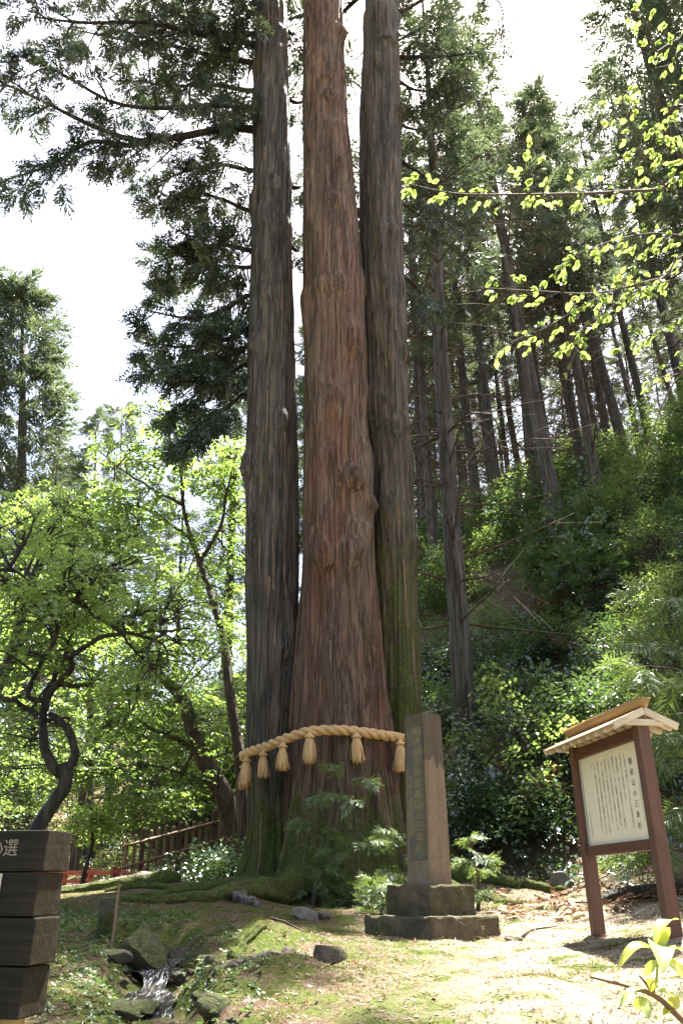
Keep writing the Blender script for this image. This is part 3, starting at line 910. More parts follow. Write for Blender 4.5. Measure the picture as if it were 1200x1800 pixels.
mb = MB()                                                    # loose straws sticking out of the rope
for _ in range(420):
    i = random.randrange(len(RP) - 1); a = random.uniform(0, 6.283); n = math.cos(a) * Nn[i] + math.sin(a) * Bn[i]
    p = RP[i] + n * .07; d = T[i] * random.uniform(.4, 1.2) * random.choice((-1, 1)) + n * random.uniform(.2, .9) - np.array((0, 0, .2)); d /= np.linalg.norm(d)
    L = random.uniform(.03, .11); q = p + d * L * .6; e = p + d * L - np.array((0, 0, L * .25)); w = np.cross(d, n) * .0035
    mb.add([p - w, p + w, q + w, q - w, e + w * .5, e - w * .5], [(0, 1, 2, 3), (3, 2, 4, 5)])
tag(mb.build('loose_straw', M['straw'], rope, False, True), kind='stuff')


def tassel(p, L, r):
    """knot and a skirt of straws"""
    k = MB(); tube(k, [p + np.array((0, 0, .05)), p, p - np.array((0, 0, .04))], (r * .3, r * .42, r * .4), 8)
    kn = MB(); th = np.linspace(0, 2 * math.pi, 10)[:-1]
    tube(kn, [p + np.array((r * .52 * math.cos(a), r * .52 * math.sin(a), -.015)) for a in np.linspace(0, 2 * math.pi, 13)], .022, 6, False)
    s = MB()
    n = 130; L *= random.uniform(.9, 1.08); r *= random.uniform(.86, 1.1); lean = (random.gauss(0, .02), random.gauss(0, .02))
    for i in range(n):
        a = random.uniform(0, 2 * math.pi); q = math.sqrt(random.random()); b = q * r
        top = p + np.array((math.cos(a) * b * .42, math.sin(a) * b * .42, -.02))
        mid = p + np.array((math.cos(a) * b * .85, math.sin(a) * b * .85, -L * .4))
        bot = p + np.array((math.cos(a) * b * random.uniform(.85, 1.2) + random.gauss(lean[0], .012), math.sin(a) * b + random.gauss(lean[1], .012), -L * random.uniform(.86, 1.07)))
        w = np.array((-math.sin(a), math.cos(a), 0)) * .011
        s.add([top - w * .6, top + w * .6, mid - w, mid + w, bot - w * .7, bot + w * .7], [(0, 1, 3, 2), (2, 3, 5, 4)])
    core = [(0, .38), (.15, .62), (.45, .85), (.8, .95), (.96, .9)]
    tube(s, [p + np.array((lean[0] * f, lean[1] * f, -L * f * .92)) for f, _ in core], [r * .84 * g for _, g in core], 14)
    t = s.build('tassel', M['straw'], rope, False, True)
    o = k.build('knot', M['straw'], t, True, False)
    o = kn.build('binding', M['straw'], t, True, False)


for u, v, d, L in [(434, 1336, 13.55, .38), (463, 1325, 13.2, .36), (497, 1311, 12.85, .38), (544, 1294, 12.68, .42), (626, 1294, 12.66, .42), (703, 1306, 12.98, .42), (429, 1347, 14.0, .36), (738, 1312, 13.6, .4)]:
    tassel(at(u, v, d), L, .118)

# ------------------------------------------------------------------ lettering
def text_mesh(name, body, size, spacing=1.0, align='CENTER'):
    c = bpy.data.curves.new('lettering', 'FONT')
    c.body = body; c.size = size; c.align_x = align; c.align_y = 'TOP'; c.space_line = spacing; c.resolution_u = 1
    o = bpy.data.objects.new('lettering', c); col.objects.link(o)
    bpy.context.view_layer.update()
    me = bpy.data.meshes.new_from_object(o.evaluated_get(bpy.context.evaluated_depsgraph_get()))
    bpy.data.objects.remove(o); bpy.data.curves.remove(c)
    me.name = name
    me.materials.clear()
    return me


def put_column(body, size, mat, parent, loc, rot, step):
    for i, ch in enumerate(body):
        put_text('character', ch, size, mat, parent, (loc[0], loc[1], loc[2] - i * step), rot)


def vert(s): return '\n'.join(s)


def put_text(name, body, size, mat, parent, loc, rot, spacing=1.0, align='CENTER'):
    o = link(name, text_mesh(name, body, size, spacing, align), mat, parent)
    o.location = loc; o.rotation_euler = rot
    return o


M['gold'] = plain_mat('gold_lettering', (.23, .18, .065), .6, .3)
M['ink'] = plain_mat('ink', (.035, .03, .045), .6, .2)
M['ink_soft'] = plain_mat('faded_ink', (.22, .22, .22), .6, .2)
M['carved'] = plain_mat('carved_pale', (.28, .25, .19), .8, .2)


# ------------------------------------------------------------------ stone monument
def granite_material():
    t = NT('monument_stone')
    iso = t.coord(); n = t.noise(iso, 7, 8, .65); n2 = t.noise(iso, 90, 4, .75); n3 = t.noise(t.coord((7, 7, .7)), 1.5, 6, .6, .3)
    c = t.ramp(n2, [(.3, (.1, .072, .052)), (.55, (.215, .157, .115)), (.75, (.31, .235, .18))])
    c = t.mix(t.math('MULTIPLY', t.step(n3, .48, .62), .6), c, (.12, .09, .055))
    z = t.n('SeparateXYZ', None, Vector=iso).outputs[2]
    # rain stain hanging down from the top with a scalloped lower edge, green film on the lettered side
    wav = t.noise(t.coord((9, 9, .4)), 1.0, 4, .6)
    stain = t.step(t.math('ADD', z, t.math('MULTIPLY', wav, .5)), 1.47, 1.5)
    c = t.mix(t.math('MULTIPLY', stain, .72), c, (.045, .037, .03))
    alg = t.step(t.math('ADD', n, t.math('MULTIPLY', t.n('SeparateXYZ', None, Vector=iso).outputs[0], -1.1)), .55, .85)
    c = t.mix(t.math('MULTIPLY', alg, .6), c, (.1, .1, .035))
    return t.surf(c, .8, t.bump(t.math('ADD', n2, n), .45, .012), .3)


def slate_material():
    t = NT('lettered_slate')
    iso = t.coord(); n = t.noise(iso, 5.5, 6, .65, .5); n2 = t.noise(iso, 60, 4, .7)
    c = t.mix(t.step(n, .45, .62), (.066, .058, .042), (.115, .112, .048))
    c = t.mix(t.math('MULTIPLY', t.step(n2, .5, .7), .35), c, (.03, .03, .025))
    return t.surf(c, .45, t.bump(n2, .3, .006), .45)


mon_c = at(757, 1600, 9.1)
mon = empty('stone_monument', (mon_c[0], mon_c[1], 1.12), 'tall square stone monument with gold characters on a two-step mossy base', 'monument', rz=R(39))
box('base_step', (.98, .98, .3), M['plinth'], mon, (0, 0, .13), (0, 0, R(1)), .02, .985, 10, .03)
box('plinth', (.66, .66, .3), M['plinth'], mon, (0, 0, .41), (0, 0, R(-1)), .018, .985, 9, .024)


def shaft():
    w, h = .33, 1.78; k = .9
    bm = bmesh.new()
    def ring(s, z): return [bm.verts.new((x * s * w / 2, y * s * w / 2, z)) for x, y in ((-1, -1), (1, -1), (1, 1), (-1, 1))]
    a, b = ring(1, 0), ring(k, h - .03); top = bm.verts.new((0, 0, h))
    faces = []
    for i in range(4):
        j = (i + 1) % 4
        faces.append(bm.faces.new((a[i], a[j], b[j], b[i]))); bm.faces.new((b[i], b[j], top))
    bm.faces.new(a[::-1])
    f = faces[3]                                           # the -x side carries the slate
    r = bmesh.ops.inset_individual(bm, faces=[f], thickness=.035)
    for v in f.verts:
        v.co.z = .24 if v.co.z < .5 else h - .17
        t = v.co.z / h; v.co.x = -w / 2 * (1 - (1 - k) * t) + .014
    bmesh.ops.bevel(bm, geom=[e for e in bm.edges if all(v not in f.verts for v in e.verts)], offset=.009, segments=2, affect='EDGES')
    bmesh.ops.recalc_face_normals(bm, faces=bm.faces[:])
    me = bpy.data.meshes.new('shaft'); bm.to_mesh(me); bm.free()
    return me


sh = link('shaft', shaft(), granite_material(), mon); sh.location = (0, 0, .55)
slope = math.atan(.33 * .05 / 1.78)
slab = box('inscription_panel', (.008, .245, 1.35), slate_material(), mon, (-.33 / 2 + .0105 + .33 * .05 * .56, 0, .55 + .24 + 1.37 / 2), (0, slope, 0), .002)
put_column('天然記念物御岩山の三本杉', .112, M['gold'], slab, (-.0058, -.03, .665), (R(90), 0, R(-90)), .1075)
put_text('lettering', vert('茨城県日立市文化財'), .07, M['gold'], slab, (-.0058, .078, .16), (R(90), 0, R(-90)), 1.0)


# ------------------------------------------------------------------ roofed notice board
def board():
    ang = math.atan2(-.988, .156)
    g = hz(2.475, 7.64)
    b = empty('notice_board', (2.475, 7.64, 0), 'roofed wooden notice board on two brown posts with a cream text panel', 'notice board', rz=ang)
    brown = wood_mat('brown_paint', (.075, .036, .025), (.115, .056, .038), .5, .35, 2, .002)
    brown_x = wood_mat('brown_paint_rail', (.066, .026, .019), (.1, .04, .028), .5, .35, 0, .002)
    fresh = wood_mat('fresh_cedar_board', (.36, .25, .15), (.5, .38, .25), .55, .3, 0, .002)
    white = wood_mat('pale_rafter', (.46, .39, .3), (.6, .53, .42), .6, .25, 1, .002)
    cap = wood_mat('weathered_ridge', (.2, .125, .05), (.29, .19, .08), .6, .3, 0, .003)
    for x in (-.665, .665):
        gz = hz(2.475 + x * math.cos(ang), 7.64 + x * math.sin(ang)) - .12
        box('post', (.1, .11, 2.93 - gz), brown, b, (x, 0, (2.93 + gz) / 2), bev=.008)
    box('rail', (1.228, .075, .1), brown_x, b, (0, 0, 2.86), bev=.004)
    box('rail', (1.228, .075, .085), brown_x, b, (0, 0, 1.965), bev=.004)
    t = NT('cream_panel'); n = t.noise(t.coord((2, 2, 2)), 2, 4, .6)
    cream = t.surf(t.mix(n, (.63, .58, .42), (.72, .68, .54)), .3, None, .4)
    pan = box('text_panel', (1.226, .02, .80), cream, b, (0, .012, 2.4085), bev=.002)
    for x in (-.600,): box('edge_strip', (.024, .012, .798), plain_mat('grey_strip', (.36, .4, .36), .5, .4), pan, (x, -.017, 0), bev=.002)
    r = (R(90), 0, 0); y = -.0125
    put_column('御岩山の三本杉', .064, M['ink'], pan, (.40, y, .27), r, .088)
    put_text('lettering', vert('茨城県指定文化財天然記念物'), .021, M['ink_soft'], pan, (.535, y, .345), r, 1.15)
    put_text('lettering', vert('昭和四十四年十二月一日指定'), .021, M['ink_soft'], pan, (.50, y, .05), r, 1.15)
    cols = ['この三本杉は、地上約三メートルのところから三本の幹に分かれ、', 'それぞれがまっすぐ天空に伸びています。', '目通り幹囲は八・四メートル、樹高は五〇メートル、枝張りは', '東西南北へ八メートルで、市内最大、県内有数の全国的にもす',
            'ぐれた杉です。三本杉の三枝は根元から三株集まったのか、一本', 'の杉が成長につれ三枝に成長したのかははっきりしません。', 'なお、三本杉には伝説があり、昔、この木の三叉のところに天狗', 'が棲んでいて、近郷の人々や御岩神社への参拝者に恐れられていた', 'ことから、天狗杉の別名を持ち、樹齢六百年以上と推定されてい', 'ます。']
    for i, s in enumerate(cols):
        put_text('lettering', vert(s), .027, M['ink'], pan, (.30 - i * .0755, y, .335 - (.02 if i in (2, 6) else 0)), r, .80)
    put_text('lettering', vert('日立市教育委員会'), .027, M['ink_soft'], pan, (-.52, y, -.10), r, 1.1)
    # roof: two slopes of boards on rafters, barge boards, a ridge cap
    L = 1.5
    for s in (-1, 1):
        tilt = R(24)
        for k in range(3):                                     # boards overlapping down the slope
            dist = .055 + k * .1
            box('roof_board', (L, .115, .014), fresh, b, (0, s * dist * math.cos(tilt), 3.035 - dist * math.sin(tilt) + .004 * (2 - k)), (-s * tilt, 0, 0), .002)
        for k in range(9):
            x = -.7 + k * 1.4 / 8
            box('rafter', (.035, .27, .04), white, b, (x, s * .155 * math.cos(tilt), 3.0 - .155 * math.sin(tilt)), (-s * tilt, 0, 0), .002)
        for x in (-L / 2 - .012, L / 2 + .012):
            box('barge_board', (.022, .32, .06), white, b, (x, s * .16 * math.cos(tilt), 3.02 - .16 * math.sin(tilt)), (-s * tilt, 0, 0), .002)
    for x in (-.665, .665): box('roof_bracket', (.05, .36, .05), white, b, (x * 1.1, 0, 2.925), bev=.003)
    # ridge cap with slanted ends
    mb = MB(); h0, h1 = 3.045, 3.125; a0, a1 = L / 2 - .02, L / 2 + .06; w0, w1 = .05, .062
    V = [(-a0, -w0, h0), (a0, -w0, h0), (a0, w0, h0), (-a0, w0, h0), (-a1, -w1, h1), (a1, -w1, h1), (a1, w1, h1), (-a1, w1, h1)]
    mb.add(V, [(3, 2, 1, 0), (4, 5, 6, 7), (0, 1, 5, 4), (1, 2, 6, 5), (2, 3, 7, 6), (3, 0, 4, 7)])
    mb.build('ridge_cap', cap, b)


board()


# ------------------------------------------------------------------ sign of stacked black timbers
def timber_sign():
    c = np.array((-1.445, 4.2)); e = np.array((.055, .205)); e /= np.linalg.norm(e); f = np.array((-e[1], e[0]))
    ang = math.atan2(-f[1], -f[0])                            # local +x points to the end we see
    s = empty('timber_sign', (c[0], c[1], hz(c[0], c[1])), 'sign of four stacked black timbers with carved characters and a small plate', 'sign', rz=ang)
    gz = s.location.z
    blk = wood_mat('black_timber', (.013, .01, .007), (.034, .026, .017), .65, .2, 0, .006, 1.0)
    raw = wood_mat('raw_post', (.34, .22, .1), (.5, .36, .19), .6, .3, 2)
    z = 1.888
    # the nearest bottom corner of the end face is the local origin; beams run to -x and back to +y
    for k, (h, dx, dp) in enumerate(((.192, 0, .215), (.196, -.012, .21), (.204, .004, .212), (.212, -.016, .208))):
        o = box('beam', (1.5, dp, h - .006), blk, s, (-.75 + dx, dp / 2 + (.006 if k % 2 else 0), z - h / 2 - gz), (0, 0, R((.5, -.4, .3, 0)[k])), .006, 1.0, 3, .004)
        if k == 0:
            put_text('lettering', '100', .092, M['carved'], o, (.75 - .235, -dp / 2 - .0035, .048), (R(90), 0, 0), 1.0, 'RIGHT')
            put_text('lettering', '選', .085, M['carved'], o, (.75 - .195, -dp / 2 - .0035, .05), (R(90), 0, 0))
            put_text('lettering', 'EST', .03, M['carved'], o, (.75 - .26, -dp / 2 - .0035, -.045), (R(90), 0, 0), 1.0, 'RIGHT')
        if k == 1:
            box('plate', (.5, .006, .185), plain_mat('pale_plate', (.5, .5, .42), .4, .4), o, (.75 - .2 - .25, -dp / 2 - .006, -.002), bev=.001)
            for dz_ in (.075,): box('screw', (.014, .006, .014), plain_mat('screw', (.3, .32, .36), .35, .5, .8), o, (.75 - .215, -dp / 2 - .012, dz_), bev=.003)
        z -= h
    for dx in (-.12, -1.2):
        g2 = -.3
        box('post', (.1, .1, z - gz - g2), raw, s, (dx, .1, (z - gz + g2) / 2), bev=.006)


timber_sign()


# ------------------------------------------------------------------ bamboo fence and red bridge in the background
def bamboo(mb, a, b, r, k=8):
    P = np.linspace(a, b, 26); rad = np.full(26, r); rad[::5] *= 1.16
    tube(mb, P, rad, k)


def fence():
    A, B = at(216, 1552, 21.5), at(392, 1535, 24.5)
    A[2] = hz(A[0], A[1]); B[2] = hz(B[0], B[1])
    f = empty('bamboo_fence', A, 'low fence of brown bamboo poles with two rails, on the slope behind the mound', 'fence')
    bam = wood_mat('aged_bamboo', (.1, .058, .03), (.2, .125, .065), .5, .35, 2)
    dark = wood_mat('dark_post', (.05, .03, .022), (.09, .055, .036), .7, .2, 2)
    n = 15; d = B - A
    for i in range(n):
        t = i / (n - 1); p = A + d * t; p[2] = hz(p[0], p[1])
        mb = MB(); h = 1.2 + .05 * random.uniform(-1, 1)
        if i in (2, 7, 12): bamboo(mb, p - (0, 0, .3), p + (0, 0, h + .1), .06); mb.build('post', dark, f, True, True)
        else: bamboo(mb, p - (0, 0, .3), p + (0, 0, h), .042); mb.build('picket', bam, f, True, True)
    for h in (.5, 1.0):
        mb = MB(); s = np.array((0, -.065, 0))
        P = np.array([A + d * t + s for t in np.linspace(-.01, 1.03, 20)])
        P[:, 2] = A[2] + (B[2] - A[2]) * np.linspace(0, 1, 20) + h + .0
        rad = np.full(20, .04); rad[::4] *= 1.15
        tube(mb, P, rad, 8); mb.build('rail', bam, f, True, True)


fence()


def bridge():
    A, B = at(60, 1562, 20.5), at(200, 1560, 19.5)
    red = wood_mat('red_paint', (.28, .06, .03), (.38, .095, .045), .5, .35, 0)
    dk = wood_mat('red_dark', (.16, .04, .025), (.22, .06, .035), .6, .3, 0)
    d = B - A; L = np.linalg.norm(d[:2]); ang = math.atan2(d[1], d[0]); c = (A + B) / 2
    b = empty('red_bridge', (c[0], c[1], 1.28), 'little red wooden footbridge with a slatted railing beyond the mossy mound', 'bridge', rz=ang)
    L = 2.6
    box('girder', (L, .16, .26), red, b, (0, 0, .25), bev=.01)
    box('girder', (L, .16, .26), red, b, (0, 1.1, .25), bev=.01)
    for i in range(13): box('deck_plank', (.19, 1.25, .05), dk, b, (-L / 2 + .1 + i * .2, .55, .407), bev=.005)
    for k, y in enumerate((0, 1.1)):
        for i in range(4): box('post', (.09, .09, .5), dk, b, (-L / 2 + .1 + i * (L - .2) / 3, y - .1, .62), bev=.006)
        for z in (.58, .76): box('rail', (L, .05, .06), red, b, (0, y - .1 - .0, z), bev=.005)
    for x in (-L / 2 + .2, L / 2 - .2):
        for y in (0, 1.1):
            box('pile', (.14, .14, 1.2), dk, b, (x, y, -.49), bev=.01)


bridge()


# ------------------------------------------------------------------ rocks
def rock(name, u, v, d, size, seed, mat, label, cat='rock', group=None, rz=0.0, sink=.3, tilt=0.0, face=.35):
    p = at(u, v, d); x, y = p[0], p[1]
    bm = bmesh.new(); bmesh.ops.create_icosphere(bm, subdivisions=4, radius=1.15)
    co = np.array([v_.co[:] for v_ in bm.verts])
    r = np.random.default_rng(seed)
    for _ in range(16):                                  # flat fracture faces
        n = r.normal(size=3); n /= np.linalg.norm(n); h = r.uniform(.42, .85)
        k = co @ n; m = k > h; co[m] -= np.outer((k[m] - h) * .92, n)
    co = co * (1 + .13 * fbm(co[:, 0] * 3 + seed, co[:, 1] * 3, co[:, 2] * 3, 5))[:, None]
    if name == 'boulder':
        co = co * (1 + .16 * fbm(co[:, 0] * 1.6 + seed, co[:, 1] * 1.6, co[:, 2] * 1.6, 4) - .07 * np.clip(1 - 3 * np.abs(fbm(co[:, 0] * 2.2, co[:, 1] * 2.2 + seed, co[:, 2] * 2.2, 2)), 0, 1))[:, None]
    co = co * (np.array(size) / 2)
    for v_, c in zip(bm.verts, co): v_.co = c
    me = bpy.data.meshes.new(name); bm.to_mesh(me); bm.free()
    me.polygons.foreach_set('use_smooth', np.ones(len(me.polygons), dtype=bool)); me.set_sharp_from_angle(angle=R(28))
    o = link(name, me, mat); o.rotation_euler = (tilt, 0, rz)
    o.location = (x, y, hz(x, y) + size[2] * (.5 - sink))
    return tag(o, label, cat, group)


rock('rock', 574, 1712, 6.5, (.30, .22, .2), 1, M['stone'], 'angular brown rock lying on the sunlit moss before the monument', rz=.3, sink=.16)
rock('rock', 508, 1716, 6.55, (.22, .17, .14), 2, M['stone'], 'small flat brown rock beside the larger angular rock', rz=1.0, sink=.2)
rock('rock', 538, 1622, 9.7, (.3, .22, .2), 3, M['stone_pale'], 'grey pointed rock below the hollow between the roots', rz=.4, sink=.35)
rock('rock', 572, 1618, 9.9, (.3, .24, .2), 4, M['stone'], 'dull brown rock next to the pale bare root', rz=2.0, sink=.35)
rock('rock', 668, 1610, 9.35, (.26, .2, .22), 5, M['stone'], 'upper of two brown stones against the left of the monument base', rz=.9, sink=.2)
rock('rock', 664, 1634, 9.05, (.24, .18, .16), 6, M['stone_moss'], 'low mossy stone against the left of the monument base', rz=.1, sink=.3)
rock('boulder', 232, 1700, 7.0, (.52, .34, .52), 7, M['stone_moss'], 'big leaning moss-covered boulder on the bank of the stream', rz=-.5, sink=.32, tilt=.3)
rock('boulder', 262, 1706, 7.25, (.26, .3, .46), 8, M['stone_moss'], 'upright grey-green boulder right at the stream, beside the big leaning one', rz=.5, sink=.3)
rock('rock', 194, 1705, 6.7, (.28, .18, .12), 9, M['stone_wet'], 'flat dark rock at the foot of the square stone marker', rz=.2, sink=.3)
rock('rock', 296, 1700, 7.55, (.26, .26, .26), 10, M['stone_wet'], 'wet dark rock at the head of the little stream', rz=.2, sink=.35)
rock('rock', 240, 1756, 6.0, (.42, .26, .16), 11, M['stone_wet'], 'long flat wet slab on the bank beside the running water', rz=.35, sink=.3)
rock('rock', 322, 1728, 6.72, (.2, .16, .13), 12, M['stone_wet'], 'small black rock the water runs around below the fall', rz=.8, sink=.35)
rock('rock', 262, 1722, 6.55, (.16, .14, .1), 13, M['stone_wet'], 'little wet stone under the upright boulder by the water', rz=1.8, sink=.35)
rock('boulder', 392, 1768, 5.55, (.34, .3, .24), 14, M['stone_moss'], 'half buried mossy rock set in the bank across the stream', rz=.9, sink=.66)
rock('rock', 372, 1722, 6.5, (.22, .16, .14), 15, M['stone_moss'], 'mossy stone in the bank under the arched root', rz=.3, sink=.45)
rock('rock', 205, 1790, 5.5, (.36, .3, .2), 16, M['stone_wet'], 'broad dark rock half hidden by low green leaves', rz=.6, sink=.5)
rock('rock', 985, 1513, 12.2, (.5, .3, .3), 17, M['stone_pale'], 'pale weathered rock lying at the foot of the wooded slope', rz=.2, sink=.35)
rock('rock', 905, 1640, 8.3, (.2, .15, .1), 18, M['stone'], 'small brown rock in the sunlit litter right of the base step', rz=.2, sink=.35)


random.seed(3)
for k in range(16):
    i = random.randrange(30, 92); sd = random.choice((-1, 1)) * random.uniform(.14, .36); q = STREAM[i]
    w = random.uniform(.05, .13)
    o = rock('stream_stone', 300, 1700, 7, (w * 1.3, w, w * .75), 30 + k, M['stone_wet'] if k % 3 else M['stone_moss'], 'small wet stone lying at the edge of the running water', 'stone', 'small stones along the stream', random.uniform(0, 6), .4)
    o.location = (q[0] + sd, q[1], hz(q[0] + sd, q[1]) + w * .12)


def marker():
    p = at(180, 1690, 7.1); g = hz(p[0], p[1])
    o = box('stone_marker', (.14, .13, .36), M['stone_moss'], None, (p[0], p[1], g + .1), (R(2), R(-2), R(20)), .012, .95, 6, .012)
    tag(o, 'short square mossy stone marker standing by the stream', 'marker')
    p = at(194, 1690, 6.95); g = hz(p[0], p[1])
    s = box('wooden_stake', (.022, .022, .5), wood_mat('rusty_stake', (.16, .1, .065), (.26, .18, .12), .8, .2, 2), None, (p[0], p[1], g + .2), (R(1), R(1), .3), .003, .8, 2, .004)
    tag(s, 'thin weathered wooden stake beside the square stone marker', 'stake')


marker()


def fallen_log():
    P = [at(1052, 1590, 10.2), at(1085, 1585, 10.25), at(1130, 1580, 10.35), at(1200, 1584, 10.4), at(1270, 1590, 10.4)]
    for p in P: p[2] = hz(p[0], p[1]) + .06
    P[1][2] += .07; P[2][2] += .06
    mb = MB(); tube(mb, spline(P, 30), np.linspace(.05, .1, 30), 12, True, .35, 4.0)
    tag(mb.build('fallen_log', M['bark_dark'], None, True), 'dark fallen log lying on the ground behind the notice board', 'log')
    for i, (u, v, d, L, a) in enumerate(((915, 1622, 8.8, .45, .5), (1010, 1560, 10.8, 1.1, -.2), (880, 1585, 10.2, .5, .5), (960, 1530, 11.8, 1.4, .1), (475, 1665, 8.2, .4, -.7))):
        p = at(u, v, d); q = p + np.array((L * math.cos(a), L * math.sin(a), 0)); P = np.linspace(p, q, 8)
        P[:, 1] += .09 * np.sin(np.linspace(0, 5, 8) + i); P[:, 2] = H(P[:, 0], P[:, 1]) + .02
        mb = MB(); tube(mb, P, np.linspace(.013, .005, 8), 6, True, .3)
        tag(mb.build('fallen_branch', M['twig'], None, True), ('thin dead branch lying in the litter beside the base step', 'dead branch lying at the foot of the slope behind the notice board', 'dead branch lying on sunlit ground behind the monument', 'long dead branch lying under the wooded slope bushes', 'short dead twig lying on moss left of the sunny patch')[i], 'branch')


fallen_log()

# ------------------------------------------------------------------ forest cedars
def make_cedar(seed, height, r0, crown0, nb, blen, dead=14, spray=.9, per=2, sub=6):
    random.seed(seed)
    root_ = empty('cedar_tree', (0, 0, 0))
    z = np.linspace(-1.0, height, 60)
    P = np.stack((.15 * fbm(z * .1 + seed, 1.0, 0, 2), .15 * fbm(z * .1, seed, 2.0, 2), z), -1)
    rad = r0 * np.clip(1 - np.clip(z, 0, 99) / height, .02, 1) ** .75 * (1 + .55 * np.exp(-np.clip(z, 0, 99) / .5))
    mb = MB(); tube(mb, P, rad, 18, True, .14, seed)
    mb.build('trunk', M['bark_far'], root_, True)
    wood = MB(); pos, dirs, siz = [], [], []
    for i in range(dead):                                   # bare lower branches
        zz = random.uniform(height * .12, crown0 + 3); a = random.uniform(0, 6.283); j = int(np.argmin(abs(z - zz)))
        L = random.uniform(.8, 3.4); d = np.array((math.cos(a), math.sin(a), random.uniform(-.45, .35)))
        Q = spline([P[j], P[j] + d * L * .5 + (0, 0, .1), P[j] + d * L + (0, 0, random.uniform(-1.0, .6))], 6)
        tube(wood, Q, np.linspace(.032, .007, 6), 4, False)
        for k in range(3):
            q = Q[2 + k]; dd = d + np.array((random.gauss(0, .7), random.gauss(0, .7), random.gauss(-.2, .4)))
            tube(wood, [q, q + dd * L * .2, q + dd * L * .35 - (0, 0, .08)], (.01, .008, .005), 3, False)
    for i in range(nb):
        t = (i + random.random()) / nb; zz = crown0 + (height - crown0) * t ** 1.1; j = int(np.argmin(abs(z - zz)))
        a = i * 2.4 + random.uniform(-.5, .5)
        L = blen * (1.08 - t) ** .6 * random.uniform(.6, 1.15)
        bough(wood, pos, dirs, siz, P[j], (math.cos(a), math.sin(a), random.uniform(-.15, .25) + .3 * t), max(.5, L), .05 * (1.1 - t), sub, .55, .35, .5, spray, per, .3, 4)
    tag(wood.build('branches', M['twig'], root_), kind='stuff')
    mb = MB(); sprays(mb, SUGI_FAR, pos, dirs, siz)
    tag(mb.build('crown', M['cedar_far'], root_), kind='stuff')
    return root_


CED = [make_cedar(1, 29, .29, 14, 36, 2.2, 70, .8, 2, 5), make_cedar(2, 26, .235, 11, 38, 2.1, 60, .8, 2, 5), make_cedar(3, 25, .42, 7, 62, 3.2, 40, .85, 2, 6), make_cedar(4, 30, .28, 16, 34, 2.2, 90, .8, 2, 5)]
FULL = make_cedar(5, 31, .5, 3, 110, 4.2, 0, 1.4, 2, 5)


def place_tree(proto, u, v, d, u2, v2, label, group=None, s=1.0, rz=0.0, first=set()):
    p = at(u, v, d); q = at(u2, v2, d)
    o = proto if proto.name not in first else copy_tree(proto)
    first.add(proto.name)
    o.location = (p[0], p[1], hz(p[0], p[1]) - .1)
    lean = math.atan2(q[0] - p[0], q[2] - p[2]) * (.55 if d > 25 and proto is not FULL else 1.0)
    o.rotation_euler = (0, lean, 0) if not rz else (Matrix.Rotation(lean, 3, 'Y') @ Matrix.Rotation(rz, 3, 'Z')).to_euler()
    o.scale = (s, s, s)
    tag(o, label, 'cedar tree', group)
    return o


G1 = 'tall cedars on the wooded slope'
LB = ('tall bare-trunked cedar standing among the bushes halfway up the slope', 'slim grey cedar trunk higher up the slope behind the thicker ones', 'slim far cedar trunk deep in the wood near the crest')
place_tree(CED[3], 812, 1310, 17, 765, 430, 'straight cedar with many bare side branches standing close behind the monument', G1, .95, .5)
place_tree(CED[0], 1000, 1050, 24, 915, 600, 'thick leaning cedar rooted lowest on the bushy slope behind the notice board', G1, 1.0, 1.2)
for k, (i, u, v, d, u2, v2, s, rz) in enumerate([
    (1, 955, 960, 29, 897, 600, 1.0, 2.1), (1, 1062, 950, 27, 1005, 640, .95, .3), (1, 1040, 940, 28, 1000, 640, .9, 4.0), (0, 880, 955, 33, 850, 690, .95, 3.3),
    (3, 842, 965, 36, 818, 720, 1.0, 1.0), (1, 768, 1000, 29, 748, 740, .95, 5.0), (3, 750, 1020, 34, 735, 760, .9, .2), (0, 1112, 890, 34, 1050, 690, .95, 2.7), (3, 1092, 880, 38, 1040, 690, .95, 4.4),
    (1, 1160, 850, 36, 1100, 620, 1.0, 3.9), (0, 1230, 820, 35, 1160, 560, 1.0, .9), (1, 1030, 880, 48, 990, 700, .95, 5.5),
    (3, 925, 930, 40, 890, 700, .8, 2.2), (0, 980, 900, 44, 945, 700, .8, 1.5), (1, 1210, 800, 46, 1150, 640, .9, 2.5), (3, 1140, 840, 52, 1090, 660, .9, 3.0), (1, 905, 940, 37, 872, 700, .7, 2.9), (3, 820, 960, 41, 800, 720, .75, 3.4), (1, 785, 965, 38, 768, 740, .7, .4), (0, 1070, 870, 43, 1025, 680, .75, 4.6), (3, 870, 930, 50, 845, 720, 1.0, .7), (0, 800, 950, 46, 785, 740, 1.0, 3.6), (2, 1300, 830, 38, 1240, 600, 1.0, 1.9),
    (0, 700, 980, 40, 690, 760, 1.0, 4.8), (1, 640, 1000, 48, 640, 760, 1.0, 1.1), (2, 820, 930, 60, 810, 740, 1.1, .4),
    (2, 740, 960, 62, 735, 740, 1.1, 3.3), (2, 560, 1050, 60, 560, 760, 1.0, 5.3), (2, 470, 1120, 58, 470, 760, .9, .9)]):
    place_tree(CED[i], u, v, d, u2, v2, LB[0] if d < 31 else LB[1] if d < 40 else LB[2], G1, s, rz)
random.seed(91)
for k in range(20):                                         # the wood goes on over the crest
    u = 430 + k * 44 + random.uniform(-18, 18); d = random.uniform(50, 80)
    place_tree(CED[random.choice((2, 2, 0, 1))], u, 900, d, u - (u - 600) * .03, 700, 'distant cedar in the hazy wood along the crest of the slope', 'distant cedars along the crest', random.uniform(.9, 1.15), random.uniform(0, 6))
